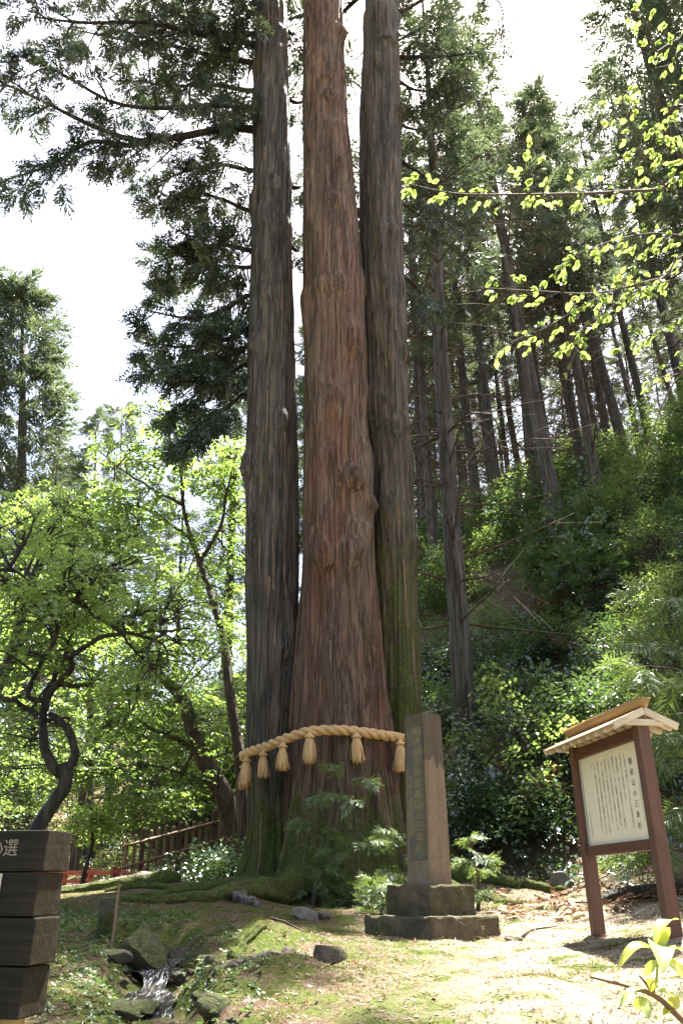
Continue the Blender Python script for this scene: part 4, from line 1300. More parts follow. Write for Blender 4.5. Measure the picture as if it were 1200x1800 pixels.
# the big crown that overhangs at the right
place_tree(CED[2], 1440, 1160, 23.5, 1190, 300, 'large leaning cedar whose broad crown overhangs the slope beside the sunny gap', None, 1.12, 1.0)
place_tree(CED[2], 1480, 1150, 24, 1290, 300, 'large cedar leaning in from beyond the notice board side of the slope', None, 1.1, 3.0)
# left: the full sunlit cedar beyond the valley, thin trees behind the fence
place_tree(FULL, 35, 1350, 40, 42, 505, 'full sunlit cedar with foliage to the ground beyond the valley', None, 1.0, .4)
place_tree(FULL, -110, 1350, 46, -100, 500, 'second full cedar standing behind the sunlit one beyond the valley', None, .95, 2.0)
for k, (i, u, v, d, u2, v2, s, rz, lb) in enumerate([
    (1, 155, 1530, 25, 157, 1400, .6, .3, 'thin cedar with a pale trunk left of the bamboo fence'), (3, 183, 1520, 27, 180, 1400, .55, 1.3, 'thin dark cedar trunk close beside the pale one by the fence'),
    (1, 228, 1500, 30, 236, 1400, .5, 2.2, 'slim dark trunk rising behind the end of the bamboo fence'), (0, 40, 1450, 34, 45, 1300, .6, 3.3, 'cedar trunk in the shade behind the crooked maple'),
    (1, 90, 1450, 38, 92, 1300, .6, 4.3, 'far thin cedar between the crooked maple and the fence'), (3, 290, 1430, 40, 292, 1300, .55, 5.3, 'far thin cedar on the pale slope behind the fence')]):
    place_tree(CED[i], u, v, d, u2, v2, lb, 'thin trees behind the fence', s, rz)


# ------------------------------------------------------------------ maples on the left
def maple(name, label, base, limbs, pads, mat, bark, size=.33, group=None, twig_n=7):
    t = empty(name, base, label, 'maple tree', group)
    tr = MB(); nodes = []
    for pts, r0, r1 in limbs:
        P = spline([at(*p) if len(p) == 3 else np.array(p[:3]) for p in pts], 26)
        P = P + .03 * np.stack([fbm(np.arange(26) * .35 + r0 * 99, k * 5.0, 1.0, 2) for k in range(3)], -1)
        tube(tr, P, np.linspace(r0, r1, 26), 10, True, .22, r0 * 50); nodes.append(P)
    tr.build('trunk', bark, t, True, True)
    nodes = np.concatenate(nodes)
    wood = MB(); pos, dirs, siz = [], [], []
    for u, v, d, rx, ry, rz_, n in pads:
        c = at(u, v, d)
        near = nodes[np.argmin(np.linalg.norm(nodes - c, axis=1))]
        tube(wood, spline([near, (near + c) / 2 + np.array((random.gauss(0, .08), random.gauss(0, .08), .08)), c], 8), np.linspace(.022, .01, 8), 5, False)
        q = unit(n, 1.0) * (rng.random(n) ** .4)[:, None] * np.array((rx, ry, rz_))
        # flat layers, as maples hold their leaves
        lay = .16; q[:, 2] = np.round(q[:, 2] / lay) * lay + rng.normal(0, .03, n)
        q[:, 2] -= .12 * (q[:, 0] ** 2 + q[:, 1] ** 2)
        for i in range(twig_n):
            e = c + q[i % n]; s0 = near + (c - near) * random.uniform(.4, 1)
            tube(wood, spline([s0, (s0 + e) / 2 + np.array((0, 0, .06)), e], 6), np.linspace(.011, .004, 6), 4, False)
        for k in range(n):
            pos.append(c + q[k]); o = q[k].copy(); o[2] = 0
            dirs.append(o + np.array((random.gauss(0, .3), random.gauss(0, .3), random.gauss(-.08, .12)))); siz.append(size * random.uniform(.7, 1.3))
    tag(wood.build('branches', bark, t, False, True), kind='stuff')
    mb = MB(); sprays(mb, MAPLE, pos, dirs, siz, .25)
    tag(mb.build('crown', mat, t, False, True), kind='stuff')


def pads_in(boxes, n, r, k):
    out = []
    for (u0, u1, v0, v1, d0, d1, m) in boxes:
        for _ in range(m):
            out.append((random.uniform(u0, u1), random.uniform(v0, v1), random.uniform(d0, d1), r * random.uniform(.7, 1.2), r * random.uniform(.7, 1.2), r * random.uniform(.3, .5), n))
    return out


random.seed(21)
b0 = at(40, 1500, 10.0); gz = hz(b0[0], b0[1])
maple('crooked_maple', 'dark crooked maple whose stems fork and twist into a loop beside the timber sign', (b0[0], b0[1], gz),
      [([(b0[0] - .05, b0[1], gz - .2, 0), (b0[0], b0[1], gz + .2, 0), (70, 1450, 10), (95, 1410, 10), (118, 1372, 10), (112, 1345, 10)], .1, .075),
       ([(112, 1362, 10), (130, 1335, 9.95), (128, 1305, 9.9), (118, 1280, 9.9), (98, 1262, 9.95), (88, 1255, 10)], .06, .035),
       ([(112, 1362, 10), (86, 1340, 10), (76, 1310, 10.05), (76, 1265, 10.05), (80, 1235, 10), (100, 1205, 10), (125, 1180, 9.9), (118, 1155, 9.8), (88, 1160, 9.7)], .068, .03),
       ([(78, 1250, 10), (84, 1215, 10.1), (95, 1190, 10.2), (110, 1165, 10.3), (128, 1110, 10.4)], .05, .02),
       ([(66, 1262, 10), (40, 1240, 9.9), (0, 1225, 9.7), (-60, 1215, 9.5)], .04, .015),
       ([(76, 1235, 10), (50, 1225, 10), (70, 1170, 9.9), (100, 1100, 9.7), (60, 1030, 9.5), (20, 1000, 9.3)], .04, .014),
       ([(120, 1160, 9.8), (180, 1120, 9.7), (215, 1115, 9.6), (270, 1110, 9.5), (335, 1105, 9.4)], .035, .012),
       ([(215, 1115, 9.6), (170, 1085, 9.6), (120, 1050, 9.5), (60, 1040, 9.4)], .03, .012),
       ([(100, 1205, 10), (150, 1205, 10.1), (160, 1200, 10.2)], .04, .012)],
      pads_in([(-40, 120, 1010, 1200, 9.2, 10.8, 15), (120, 330, 1040, 1200, 9.2, 10.6, 13), (-40, 200, 900, 1040, 8.8, 10.4, 14), (0, 160, 1230, 1330, 10.4, 11.2, 4), (200, 340, 960, 1060, 9.6, 10.4, 5)], 22, .66, 0), M['maple'], M['bark_dark'], .24)
b1 = at(412, 1490, 17.5); g1 = hz(b1[0], b1[1])
maple('leaning_maple', 'brown-trunked maple leaning away from the giant cedar, behind the bamboo fence', (b1[0], b1[1], g1),
      [([(b1[0], b1[1], g1 - .2, 0), (b1[0], b1[1], g1 + .2, 0), (400, 1420, 17.3), (372, 1360, 17.1), (345, 1310, 17), (330, 1250, 17), (310, 1215, 17), (283, 1190, 17)], .25, .1),
       ([(283, 1190, 17), (265, 1165, 16.9), (245, 1140, 16.8), (225, 1120, 16.8)], .07, .03), ([(285, 1190, 17), (280, 1150, 17), (270, 1115, 17)], .06, .03),
       ([(335, 1310, 17), (300, 1295, 16.8), (265, 1280, 16.6), (230, 1255, 16.4)], .06, .02), ([(345, 1310, 17), (320, 1355, 16.5), (290, 1350, 16.3)], .04, .015)],
      pads_in([(200, 420, 1100, 1230, 15.5, 17.5, 12), (220, 430, 1230, 1400, 15.5, 18.5, 14), (140, 260, 1250, 1400, 15, 18, 8)], 27, .85, 0), M['maple_y'], M['bark_maple'], .33)
b2 = at(432, 1480, 16.2); g2 = hz(b2[0], b2[1])
maple('slender_maple', 'slender dark maple with upswept limbs close beside the giant cedar', (b2[0], b2[1], g2),
      [([(b2[0], b2[1], g2 - .2, 0), (b2[0], b2[1], g2 + .3, 0), (424, 1360, 16.2), (415, 1290, 16.2), (402, 1200, 16.2), (392, 1120, 16.3), (370, 1040, 16.4)], .13, .08),
       ([(370, 1040, 16.4), (340, 960, 16.4), (322, 890, 16.3), (318, 830, 16.2), (296, 760, 16.2)], .065, .02),
       ([(350, 990, 16.4), (385, 930, 16.5), (400, 860, 16.6), (415, 800, 16.6)], .05, .015), ([(322, 890, 16.3), (270, 860, 16.1), (220, 830, 15.9), (170, 790, 15.8)], .04, .012),
       ([(335, 950, 16.4), (270, 900, 16), (190, 880, 15.8)], .04, .012), ([(318, 830, 16.2), (330, 780, 16.2), (345, 740, 16.2)], .03, .012)],
      pads_in([(180, 330, 740, 860, 15.5, 17, 8), (330, 432, 780, 920, 16, 18.5, 13), (180, 330, 860, 960, 15.5, 17, 9), (320, 432, 920, 1100, 16.5, 19, 12), (240, 340, 690, 760, 15.5, 16.5, 3)], 27, .8, 0), M['maple_y'], M['bark_maple'], .33)
b3 = at(-40, 1480, 15); g3 = hz(b3[0], b3[1])
maple('spreading_maple', 'spreading light green maple behind the crooked one, below the far cedar', (b3[0], b3[1], g3),
      [([(b3[0], b3[1], g3 - .2, 0), (-30, 1300, 15), (20, 1150, 15), (60, 1020, 15), (110, 930, 14.8)], .15, .05), ([(20, 1150, 15), (80, 1080, 14.6), (160, 1000, 14.4), (230, 940, 14.2)], .07, .02),
       ([(60, 1020, 15), (20, 960, 15.2), (-20, 900, 15.3)], .06, .02)],
      pads_in([(-40, 160, 860, 960, 13.5, 15.5, 10), (120, 260, 860, 1000, 13.5, 15.5, 8), (-40, 240, 960, 1120, 14.5, 16.5, 14), (-40, 200, 1280, 1420, 15, 19, 14)], 26, .85, 0), M['maple_y'], M['bark_dark'], .32)
b4 = at(140, 1470, 24); g4 = hz(b4[0], b4[1])
maple('far_maple', 'pale green maple in the light behind the bamboo fence', (b4[0], b4[1], g4), [([(b4[0], b4[1], g4 - .3, 0), (150, 1380, 24), (180, 1280, 24), (240, 1200, 24)], .16, .05), ([(180, 1280, 24), (130, 1200, 24), (60, 1150, 24)], .08, .03)],
      pads_in([(-20, 420, 1020, 1200, 22, 28, 18), (-20, 420, 1200, 1420, 24, 30, 22)], 20, 1.3, 0), M['maple_y'], M['bark_maple'], .6)
b5 = at(140, 1490, 17); g5 = hz(b5[0], b5[1])
maple('young_maple', 'small young maple with one pale flat layer of leaves above the red bridge', (b5[0], b5[1], g5), [([(b5[0], b5[1], g5 - .2, 0), (158, 1500, 17), (162, 1470, 17), (160, 1440, 17)], .05, .02)],
      pads_in([(120, 190, 1425, 1455, 16.5, 17.5, 6)], 20, .55, 0), M['maple'], M['bark_maple'], .34)


# ------------------------------------------------------------------ bright spring branches reaching in from the right
def spring_tree():
    x, y = 5.5, 5.6; g = hz(x, y)
    t = empty('spring_tree', (x, y, g), 'broadleaf tree whose backlit yellow-green leafy branches hang over the slope', 'broadleaf tree')
    tr = MB(); tube(tr, spline([(x, y, g - .3), (x + .05, y, g + 2), (x - .1, y - .05, 6), (x - .3, y, 9), (x - .2, y + .1, 11)], 30), np.linspace(.16, .05, 30), 14, True, .12)
    tr.build('trunk', M['bark_maple'], t, True, True)
    tw = MB(); leaves = []

    def twig(pts, r0, n, r1=.004, lf=1.0):
        P = spline([at(*p) if isinstance(p, tuple) else np.array(p) for p in pts], 24)
        tube(tw, P, np.linspace(r0, r1, 24), 6, False)
        for i in range(n):
            f = (i + random.random()) / n; j = min(22, int(f * 23)); p = P[j] + (P[j + 1] - P[j]) * random.random()
            T = P[j + 1] - P[j]; T /= np.linalg.norm(T); sd = np.cross(T, (0, 0, 1)); sd /= np.linalg.norm(sd) + 1e-9
            d = T * random.uniform(.2, .9) + sd * (1 if i % 2 else -1) * random.uniform(.4, 1) + np.array((0, 0, random.uniform(-.5, .2)))
            # short side shoot with a few leaves
            L = random.uniform(.04, .26) * lf; e = p + d / np.linalg.norm(d) * L
            tube(tw, [p, (p + e) / 2, e], (.0035, .003, .002), 4, False)
            for m in range(random.choice((3, 4, 4, 5))):
                b = p + (e - p) * random.uniform(.45, 1)
                leaves.append((b, d + np.array((random.gauss(0, .5), random.gauss(0, .5), random.gauss(-.3, .3)))))
    T0 = lambda z: [x - .1, y, z]
    twig([T0(4.3), (1260, 345, 5.6), (1150, 335, 5.5), (1030, 340, 5.4), (900, 342, 5.35), (800, 340, 5.3), (712, 322, 5.3)], .022, 62)
    twig([(1180, 336, 5.55), (1140, 300, 5.4), (1120, 250, 5.3), (1100, 200, 5.2), (1090, 160, 5.2)], .009, 26)
    twig([(960, 341, 5.4), (940, 310, 5.35), (912, 286, 5.3)], .005, 8)
    twig([T0(6.6), (1260, 60, 5.6), (1190, 70, 5.5), (1150, 90, 5.4), (1140, 50, 5.3), (1115, 20, 5.3)], .012, 20)
    twig([(1195, 75, 5.5), (1180, 110, 5.4), (1150, 120, 5.3)], .005, 5)
    twig([T0(5.2), (1270, 230, 5.3), (1200, 180, 5.2), (1170, 200, 5.2), (1185, 160, 5.2)], .01, 12)
    twig([T0(3.6), (1260, 480, 5.7), (1160, 490, 5.6), (1050, 515, 5.5), (950, 512, 5.4), (850, 506, 5.35)], .014, 44)
    twig([(1210, 485, 5.6), (1120, 510, 5.5), (1060, 550, 5.4), (1010, 590, 5.35), (1012, 620, 5.3)], .007, 30)
    twig([(1100, 500, 5.5), (1020, 540, 5.4), (960, 575, 5.4), (900, 600, 5.35)], .006, 26)
    twig([(1230, 420, 5.6), (1150, 410, 5.5), (1070, 425, 5.4), (1000, 455, 5.4), (975, 480, 5.3)], .009, 34)
    twig([(1180, 415, 5.5), (1140, 440, 5.4), (1110, 470, 5.4), (1130, 530, 5.3)], .006, 22)
    twig([(1240, 545, 5.6), (1190, 560, 5.5), (1140, 590, 5.4), (1110, 600, 5.4)], .007, 20)
    twig([T0(2.9), (1260, 640, 5.6), (1200, 655, 5.5), (1140, 668, 5.4)], .008, 12)
    twig([(1250, 300, 5.5), (1190, 270, 5.4), (1150, 250, 5.4), (1180, 220, 5.3)], .007, 22)
    twig([T0(3.0), (1280, 590, 5.6), (1195, 660, 5.5), (1160, 720, 5.5), (1138, 790, 5.5)], .012, 0)
    tag(tw.build('branches', M['twig'], t, False, True), kind='stuff')
    # leaf: oval, pointed, folded a little along the midrib
    prot = []
    for k in range(3):
        mb = MB(); L, W = 1.0, .62; f = (.10, .16, .05)[k]; cv = (-.1, .08, -.2)[k]
        r = [(0, .02), (.22, .36), (.5, .5), (.78, .3), (1.0, .0)]
        V = [];
        for a, b in r: V += [(a, -b * W, f * b * 1.4 + cv * a * a), (a, 0, cv * a * a), (a, b * W, f * b * 1.4 + cv * a * a)]
        q = []
        for i in range(4): q += [(3 * i, 3 * i + 3, 3 * i + 4, 3 * i + 1), (3 * i + 1, 3 * i + 4, 3 * i + 5, 3 * i + 2)]
        mb.add(V, q); prot.append((np.array(V, float), np.array(q), mb.mesh('leaf', True)))
    random.shuffle(leaves)
    for p in prot: p[2].materials.append(M['beech'])
    pinv = Matrix.Translation(-Vector(t.location))
    for p, d in leaves[:300]:
        rm = rot_from(np.array([d]), np.array([random.gauss(0, .5)]))[0]
        o = bpy.data.objects.new('leaf', prot[random.randrange(3)][2]); col.objects.link(o); o.parent = t
        s = random.uniform(.05, .082)
        o.matrix_basis = pinv @ Matrix.Translation(Vector(p)) @ Matrix(rm.tolist()).to_4x4() @ Matrix.Scale(s, 4)
    mb = MB(); rest = leaves[300:]
    scatter(mb, [(p[0], p[1]) for p in prot], [p for p, _ in rest], rot_from(np.array([d for _, d in rest]), rng.normal(0, .5, len(rest))), rng.uniform(.05, .082, len(rest)))
    tag(mb.build('foliage', M['beech'], t, True, True), kind='stuff')
    print('spring leaves', len(leaves))


random.seed(5)
spring_tree()


# ------------------------------------------------------------------ plant in the near corner
def corner_plant():
    D = 2.45; b = np.array((1.75, 2.7)); g = hz(*b)
    t = empty('corner_sapling', (b[0], b[1], g), 'young sapling with large pale leaves, its bare twig reaching across sunlit ground', 'sapling')
    st = MB(); tube(st, spline([(b[0], b[1], g - .1), at(1290, 1880, 2.5), at(1200, 1795, D), at(1152, 1752, D), at(1100, 1733, D), at(1036, 1717, D)], 30), np.linspace(.012, .0035, 30), 8, True, .2)
    tube(st, spline([at(1148, 1750, D), at(1138, 1733, D), at(1123, 1715, D)], 8), np.linspace(.006, .003, 8), 6)
    st.build('twig', M['twig_red'], t, True, True)
    s2 = MB(); tube(s2, spline([at(1148, 1745, D), at(1153, 1720, D), at(1155, 1690, D), at(1156, 1665, D)], 10), np.linspace(.0035, .0028, 10), 6)
    s2.build('green_shoot', plain_mat('green_shoot', (.2, .28, .04), .5, .3), t, True, True)
    fresh = leaf_mat('fresh_leaf', (.2, .28, .09), (.26, .33, .12), (.5, .58, .06), .5, .06, .3)
    yell = leaf_mat('young_yellow_leaf', (.3, .34, .05), (.36, .38, .06), (.65, .66, .05), .5, .06, .3)

    def leaf(a, b_, w, nrm, curl, mat):
        a, b_ = at(a[0], a[1], D + (a[2] if len(a) > 2 else 0)), at(b_[0], b_[1], D + (b_[2] if len(b_) > 2 else 0))
        d = b_ - a; L = np.linalg.norm(d); d = d / L; nrm = np.array(nrm, float); sd = np.cross(nrm, d); sd /= np.linalg.norm(sd); n2 = np.cross(d, sd)
        V, Q = [], []; m = 12
        for i in range(m):
            f = i / (m - 1); hw = w * (math.sin(math.pi * f ** .8) ** .8 + .02) * .5; c = a + d * L * f + n2 * curl * L * math.sin(math.pi * f)
            wv = .05 * w * math.sin(9 * f)
            V += [c - sd * hw + n2 * (hw * .3 + wv), c - sd * hw * .5 + n2 * hw * .1, c, c + sd * hw * .5 + n2 * hw * .1, c + sd * hw + n2 * (hw * .3 - wv)]
        for i in range(m - 1):
            for k in range(4): Q.append((5 * i + k, 5 * i + 5 + k, 5 * i + 6 + k, 5 * i + k + 1))
        mb = MB(); mb.add(V, Q); mb.build('leaf', mat, t, True, True)
    leaf((1152, 1662), (1192, 1616, .05), .045, (-.6, -.3, .8), .18, fresh)
    leaf((1154, 1664), (1176, 1630, -.02), .03, (.2, -.9, .3), -.1, yell)
    leaf((1157, 1668, .05), (1163, 1712, -.09), .068, (0, -.6, .7), .22, fresh)
    leaf((1155, 1672), (1085, 1704, -.03), .038, (-.1, -.4, .9), .26, yell)
    leaf((1158, 1682), (1215, 1735, -.05), .034, (.1, -.6, .8), .12, yell)
    leaf((1160, 1678), (1230, 1684, .05), .04, (.1, .1, 1), .12, fresh)
    leaf((1152, 1688), (1132, 1716, .02), .022, (0, -.8, .5), .1, fresh)
    leaf((1148, 1742), (1136, 1718, -.02), .03, (0, -.9, .3), .05, yell)
    leaf((1130, 1738), (1088, 1772, -.02), .02, (0, -.3, .9), .2, fresh)
    leaf((1128, 1752), (1138, 1792, -.04), .034, (0, -.8, .5), .1, fresh)
    leaf((1126, 1752), (1116, 1776, 0), .024, (0, -.9, .3), .05, fresh)
    leaf((1150, 1742), (1188, 1760, 0), .028, (0, -.3, .9), .15, fresh)
    leaf((1175, 1772), (1192, 1752, 0), .03, (0, -.9, .3), .05, yell)
    leaf((1180, 1775), (1164, 1784, -.02), .022, (0, -.4, .9), .1, yell)
    leaf((1088, 1722), (1072, 1712, .01), .016, (0, -.5, .8), .1, fresh)


corner_plant()


# ------------------------------------------------------------------ saplings with feathery fronds
def frond_bush(name, label, u, v, d, h, w, n, seed, size=.45, dry=0.0, mat=None):
    random.seed(seed); p = at(u, v, d); x, y = p[0], p[1]; g = hz(x, y)
    t = empty(name, (x, y, g), label, 'sapling')
    wood = MB(); pos, dirs, siz = [], [], []
    Z = spline([(x, y, g - .1), (x + .05, y, g + h * .4), (x - .05, y - .05, g + h)], 12); tube(wood, Z, np.linspace(.035, .008, 12), 6)
    for i in range(n):
        f = .12 + .88 * (i + random.random()) / n; q = Z[min(11, int(f * 12))]; a = i * 2.4 + random.uniform(-.4, .4)
        bough(wood, pos, dirs, siz, q, (math.cos(a), math.sin(a), .25), w * (1.15 - .75 * f) * random.uniform(.6, 1.1), .012, 5, .5, .5, 0, size, 2, .15, 4)
    tag(wood.build('stem', M['twig'], t, False, True))
    mb = MB(); sprays(mb, FROND, pos, dirs, siz, .4)
    tag(mb.build('fronds', mat or M['sapling'], t, False, True), kind='stuff')


frond_bush('cypress_sapling', 'feathery green sapling growing against the roped trunk under the tassels', 622, 1545, 11.9, 2.0, .6, 10, 1, .25)
frond_bush('cypress_sapling', 'bushy dark feathery sapling left of the lit one at the trunk foot', 548, 1552, 12.1, 1.5, .5, 6, 2, .22)
frond_bush('cypress_sapling', 'small bright feathery sapling growing right of the monument', 832, 1520, 11.2, .85, .36, 7, 3, .2)
frond_bush('cypress_sapling', 'tiny frond seedling by the root left of the monument', 665, 1565, 10.6, .45, .3, 7, 4, .22)
frond_bush('cypress_sapling', 'leafy sapling between the roped trunk and the monument', 705, 1540, 12.0, 1.0, .42, 8, 5, .24)
frond_bush('cypress_sapling', 'drooping frond sapling with pale sprays behind the notice board', 1215, 1420, 10.5, 2.6, 1.3, 18, 6, .5)
frond_bush('cypress_sapling', 'taller frond sapling on the bank behind the notice board roof', 1235, 1330, 13.5, 3.2, 1.6, 18, 7, .6)


# ------------------------------------------------------------------ bushes
def make_bush(seed, proto, mat, w, h, n, size, stems=7, layer=0.0):
    random.seed(seed); r = np.random.default_rng(seed)
    t = empty('bush', (0, 0, 0)); wood = MB()
    q = unit(n) ; q[:, 2] = abs(q[:, 2]); q *= (r.random(n) ** .33)[:, None]
    q = q * (1 + .35 * fbm(q[:, 0] * 2 + seed, q[:, 1] * 2, q[:, 2] * 2, 2))[:, None]
    pos = q * np.array((w / 2, w / 2, h)) + np.array((0, 0, .08))
    if layer: pos[:, 2] = np.round(pos[:, 2] / layer) * layer + r.normal(0, .04, n)
    for i in range(stems):
        e = pos[i]; tube(wood, spline([(random.gauss(0, .08), random.gauss(0, .08), -.15), e * .5 + (0, 0, .1), e], 8), np.linspace(.018, .005, 8), 4, False)
        for j in range(3):
            f = pos[r.integers(0, n)]; tube(wood, [e * .55 + (0, 0, .08), (e * .5 + f) * .6, f], (.009, .006, .003), 3, False)
    wood.build('stems', M['twig'], t)['kind'] = 'stuff'
    d = q.copy(); d[:, 2] = d[:, 2] * .4 - .05
    mb = MB(); scatter(mb, proto, pos, rot_from(d + r.normal(0, .25, (n, 3)), r.normal(0, .45, n)), size * r.uniform(.7, 1.3, n))
    tag(mb.build('foliage', mat, t), kind='stuff')
    return t


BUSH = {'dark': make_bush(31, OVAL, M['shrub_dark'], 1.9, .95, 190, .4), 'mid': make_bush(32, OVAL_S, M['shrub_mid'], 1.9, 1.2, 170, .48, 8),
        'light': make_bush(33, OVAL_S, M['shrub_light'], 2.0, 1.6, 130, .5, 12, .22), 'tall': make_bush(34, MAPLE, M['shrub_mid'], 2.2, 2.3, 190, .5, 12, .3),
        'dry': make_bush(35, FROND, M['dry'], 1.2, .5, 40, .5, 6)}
used = set()


def bush(kind, x, y, s, label, group, rz=0.0, sz=1.0):
    o = BUSH[kind] if kind not in used else copy_tree(BUSH[kind])
    used.add(kind); o.location = (x, y, hz(x, y) - .05); o.rotation_euler = (0, 0, rz); o.scale = (s, s, s * sz)
    tag(o, label, 'bush', group)


def bush_px(kind, u, v, d, s, label, group=None, rz=0.0, sz=1.0):
    p = at(u, v, d); bush(kind, p[0], p[1], s, label, group, rz, sz)


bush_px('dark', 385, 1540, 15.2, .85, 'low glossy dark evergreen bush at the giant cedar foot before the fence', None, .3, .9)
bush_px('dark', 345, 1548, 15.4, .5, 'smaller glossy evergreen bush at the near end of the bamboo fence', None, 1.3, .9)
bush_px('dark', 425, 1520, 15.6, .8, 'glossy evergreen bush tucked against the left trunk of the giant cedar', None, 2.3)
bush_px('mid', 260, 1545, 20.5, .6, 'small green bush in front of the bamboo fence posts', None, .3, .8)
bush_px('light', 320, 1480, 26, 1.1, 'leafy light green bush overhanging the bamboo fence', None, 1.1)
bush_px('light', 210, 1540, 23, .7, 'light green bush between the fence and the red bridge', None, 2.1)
random.seed(77)
GB = 'bushes on the wooded slope'
LBL = {'dark': 'dark glossy evergreen bush on the shaded lower slope', 'mid': 'mid green small-leaved bush on the wooded slope', 'light': 'airy light green bush on the sunny upper slope', 'tall': 'tall layered bush with palmate leaves on the wooded slope', 'dry': 'clump of dry brown fronds lying on the slope'}
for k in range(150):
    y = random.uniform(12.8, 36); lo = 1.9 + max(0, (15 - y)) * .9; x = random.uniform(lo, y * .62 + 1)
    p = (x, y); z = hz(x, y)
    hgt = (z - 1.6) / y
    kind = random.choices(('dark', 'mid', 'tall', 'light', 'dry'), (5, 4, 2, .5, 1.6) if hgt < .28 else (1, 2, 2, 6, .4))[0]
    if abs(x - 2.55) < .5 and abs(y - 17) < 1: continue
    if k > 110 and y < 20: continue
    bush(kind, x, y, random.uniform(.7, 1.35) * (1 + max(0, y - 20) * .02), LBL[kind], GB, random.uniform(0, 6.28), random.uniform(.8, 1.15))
for k in range(16):                                          # brush over the open brown bank
    p = at(random.uniform(850, 1050), random.uniform(1040, 1180), random.uniform(18.5, 23.5)); kind = random.choices(('dry', 'mid', 'dark', 'tall'), (5, 4, 3, 1))[0]
    bush(kind, p[0], p[1], random.uniform(.6, 1.1), LBL[kind], GB, random.uniform(0, 6.28), random.uniform(.8, 1.2))
for k in range(26):
    y = random.uniform(23, 40); x = random.uniform(-y * .5, -1.2)
    if y < 26 and -7 < x: y += 5
    kind = random.choices(('light', 'mid', 'tall'), (4, 2, 3))[0]
    bush(kind, x, y, random.uniform(1.0, 1.9), {'light': 'light green bush in the wood behind the fence', 'mid': 'green small-leaved bush in the wood behind the fence', 'tall': 'tall layered leafy bush in the wood behind the fence'}[kind], 'bushes in the wood behind the fence', random.uniform(0, 6.28))


# ------------------------------------------------------------------ ground cover, moss, litter
def ground_stuff(name, label, cat, proto, mat, xy, size, tilt=.25, lift=.0):
    n = len(xy); z = H(xy[:, 0], xy[:, 1])
    e = .05; gx = (H(xy[:, 0] + e, xy[:, 1]) - z) / e; gy = (H(xy[:, 0], xy[:, 1] + e) - z) / e
    a = rng.random(n) * 6.283; d = np.stack((np.cos(a), np.sin(a), np.cos(a) * gx + np.sin(a) * gy), -1)
    d = d + rng.normal(0, tilt, (n, 3)) * np.array((.3, .3, 1))
    mb = MB(); scatter(mb, proto, np.column_stack((xy, z + lift)), rot_from(d, rng.normal(0, tilt, n)), size)
    tag(mb.build(name, mat), label, cat, None, 'stuff')


def rnd_xy(n, x0, x1, y0, y1, mask=None):
    out = np.zeros((0, 2))
    while len(out) < n:
        q = np.column_stack((rng.uniform(x0, x1, n), rng.uniform(y0 ** .5, y1 ** .5, n) ** 2))
        q = q[np.abs(q[:, 0]) < q[:, 1] * .62 + .4]
        if mask is not None: q = q[mask(q)]
        out = np.concatenate((out, q))
    return out[:n]


def not_stream(q):
    d2 = ((q[:, None, 0] - STREAM[None, ::4, 0]) ** 2 + (q[:, None, 1] - STREAM[None, ::4, 1]) ** 2).min(1)
    return d2 > .2 ** 2


def not_base(q):
    return (np.hypot(q[:, 0] - mon_c[0], q[:, 1] - mon_c[1]) > .62) & (np.hypot(q[:, 0], q[:, 1] - 14) > 1.55)


cov = lambda q: not_stream(q) & not_base(q) & (fbm(q[:, 0] * .9, q[:, 1] * .9, 0.3, 3) + .35 * (q[:, 0] < -.5) * (q[:, 1] < 8) - .3 * (q[:, 0] > -.7) - .3 * (q[:, 0] > .2) > -.02)
ground_stuff('ground_cover', 'low small-leaved green ground cover on the stream banks', 'ground cover', COVER, M['cover'], rnd_xy(5500, -4.5, 3.5, 4.0, 9.5, cov), rng.uniform(.05, .10, 5500), .35, .008)
hillm = lambda q: (q[:, 0] > 1.6 + (15 - q[:, 1]) * .5)
ground_stuff('undergrowth', 'tangled low undergrowth covering the wooded slope', 'undergrowth', OVAL_S, M['shrub_mid'], rnd_xy(1000, 1.5, 26, 11.0, 40, hillm), rng.uniform(.3, .65, 1000), .5, .1)
ground_stuff('dark_undergrowth', 'dark glossy low undergrowth on the shaded foot of the slope', 'undergrowth', OVAL, M['shrub_dark'], rnd_xy(1300, 1.5, 16, 11.0, 24, hillm), rng.uniform(.25, .55, 1300), .5, .12)
ground_stuff('left_undergrowth', 'light green undergrowth on the ground behind the fence', 'undergrowth', OVAL_S, M['shrub_light'], rnd_xy(450, -16, -1, 19, 40), rng.uniform(.35, .7, 450), .5, .1)

CHIP = []
for k in range(4):
    r = random.Random(k); V, Q = [], []
    for i in range(4):
        p = np.array((r.uniform(-1, 1), r.uniform(-1, 1), r.uniform(0, .25))); d = np.array((r.uniform(-1, 1), r.uniform(-1, 1), r.uniform(-.3, .3)))
        b = blade(p, d, r.uniform(.5, 1.0), r.uniform(.08, .4), np.array((r.uniform(-.5, .5), r.uniform(-.5, .5), 1)), .2)
        o = len(V); V.extend([b[0], b[1], (b[2] + b[3]) / 2, b[4]]); Q.append([o, o + 1, o + 2, o + 3])
    CHIP.append((np.array(V), np.array(Q)))
ground_stuff('leaf_litter', 'fallen leaves and bark chips strewn over the forest floor', 'leaf litter', CHIP, M['litter'], rnd_xy(7500, -4, 5, 4.0, 12, lambda q: not_stream(q) & not_base(q)), rng.uniform(.012, .045, 7500) * rng.uniform(.6, 1.3, 7500), .2, .006)
ground_stuff('dry_fronds', 'dry brown cedar fronds and twigs at the foot of the slope', 'dead fronds', SUGI_FAR, M['dry'], rnd_xy(260, 1.6, 9, 9.6, 16, lambda q: not_base(q) & (q[:, 0] > 1.8)), rng.uniform(.2, .45, 260), .3, .03)

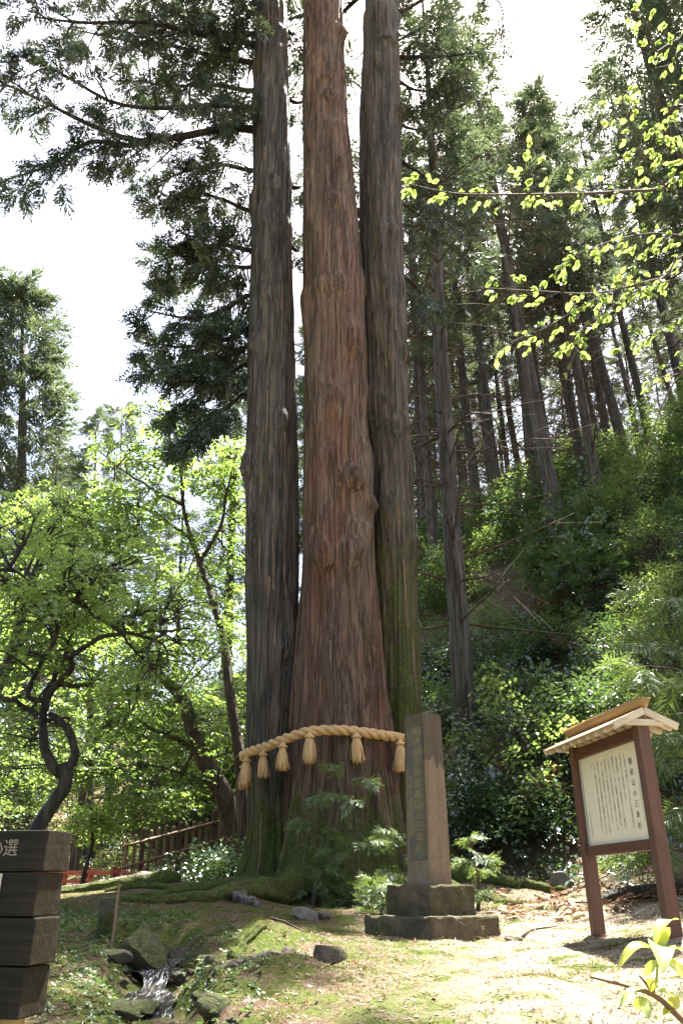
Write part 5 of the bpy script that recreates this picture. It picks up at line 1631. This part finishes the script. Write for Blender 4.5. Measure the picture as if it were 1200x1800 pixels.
NEEDLE = []
for k in range(4):
    r = random.Random(200 + k); V, Q = [], []
    for i in range(5):
        p = np.array((r.uniform(-1, 1), r.uniform(-1, 1), r.uniform(0, .3))); a = r.uniform(0, 6.28); d = np.array((math.cos(a), math.sin(a), r.uniform(-.15, .15))); w = np.array((-d[1], d[0], r.uniform(-.5, .5))) * r.uniform(.03, .07)
        L = r.uniform(.6, 1.6); o = len(V); V.extend([p - w, p + w, p + d * L + w * .4, p + d * L - w * .4]); Q.append([o, o + 1, o + 2, o + 3])
    NEEDLE.append((np.array(V), np.array(Q)))
ground_stuff('needle_litter', 'fine dead needles and twiglets matted over the trodden ground', 'needle litter', NEEDLE, M['dry'], rnd_xy(6000, -4, 5, 4.0, 11, lambda q: not_stream(q) & not_base(q)), rng.uniform(.02, .055, 6000), .15, .008)
PEB = [(np.array([(0, 0, .5), (1, .1, 0), (.1, .8, 0), (-.9, .1, 0), (0, -.8, 0), (.6, .6, -.3), (-.5, -.6, -.3)], float), np.array([(0, 1, 2, 3), (0, 3, 4, 1), (1, 5, 2, 2), (3, 6, 4, 4)])[:2])]
ground_stuff('gravel', 'small pale pebbles lying in the sunlit bare earth', 'gravel', PEB, M['stone_pale'], rnd_xy(1400, -1, 4, 4.0, 10, lambda q: not_stream(q) & not_base(q) & (q[:, 0] > -.3)), rng.uniform(.006, .02, 1400), .1, .004)

TUFT = []
for k in range(3):
    r = random.Random(50 + k); V, Q = [], []
    for i in range(5):
        p = np.array((r.uniform(-1, 1), r.uniform(-1, 1), -.1)); d = np.array((r.uniform(-.5, .5), r.uniform(-.5, .5), 1))
        b = blade(p, d, r.uniform(.6, 1.1), .2, np.array((r.uniform(-1, 1), r.uniform(-1, 1), .1)), .1)
        o = len(V); V.extend([b[0], b[1], (b[2] + b[3]) / 2, b[4]]); Q.append([o, o + 1, o + 2, o + 3])
    TUFT.append((np.array(V), np.array(Q)))


def tufts():
    xy = rnd_xy(7500, -5, 4.5, 4.0, 12.5, lambda q: not_stream(q) & not_base(q) & (fbm(q[:, 0] * 1.7 + 4, q[:, 1] * 1.7, 2.0, 3) - .25 * (q[:, 0] > .6) > -.02))
    n = len(xy); z = H(xy[:, 0], xy[:, 1]); a = rng.random(n) * 6.283; c, s = np.cos(a), np.sin(a); o, i = np.zeros(n), np.ones(n)
    rot = np.stack((np.stack((c, -s, o), -1), np.stack((s, c, o), -1), np.stack((o, o, i), -1)), 1)
    mb = MB(); scatter(mb, TUFT, np.column_stack((xy, z)), rot, rng.uniform(.012, .03, n))
    for V, mat in ROOTV:                                      # and on the mossy roots
        if mat is not M['root']: continue
        V = V[:-2]; V = V[V[:, 2] > H(V[:, 0], V[:, 1]) + .02]
        V = np.repeat(V, 2, 0) + rng.normal(0, .02, (len(V) * 2, 3)); m = len(V)
        scatter(mb, TUFT, V, rot[:m], rng.uniform(.006, .015, m))
    tag(mb.build('moss_carpet', M['moss']), 'soft green moss and tiny grass carpeting the ground', 'moss', None, 'stuff')


tufts()



tri = sum(len(m.loops) - 2 * len(m.polygons) for m in bpy.data.meshes)
print('TRIANGLES', tri, 'OBJECTS', len(sc.objects))
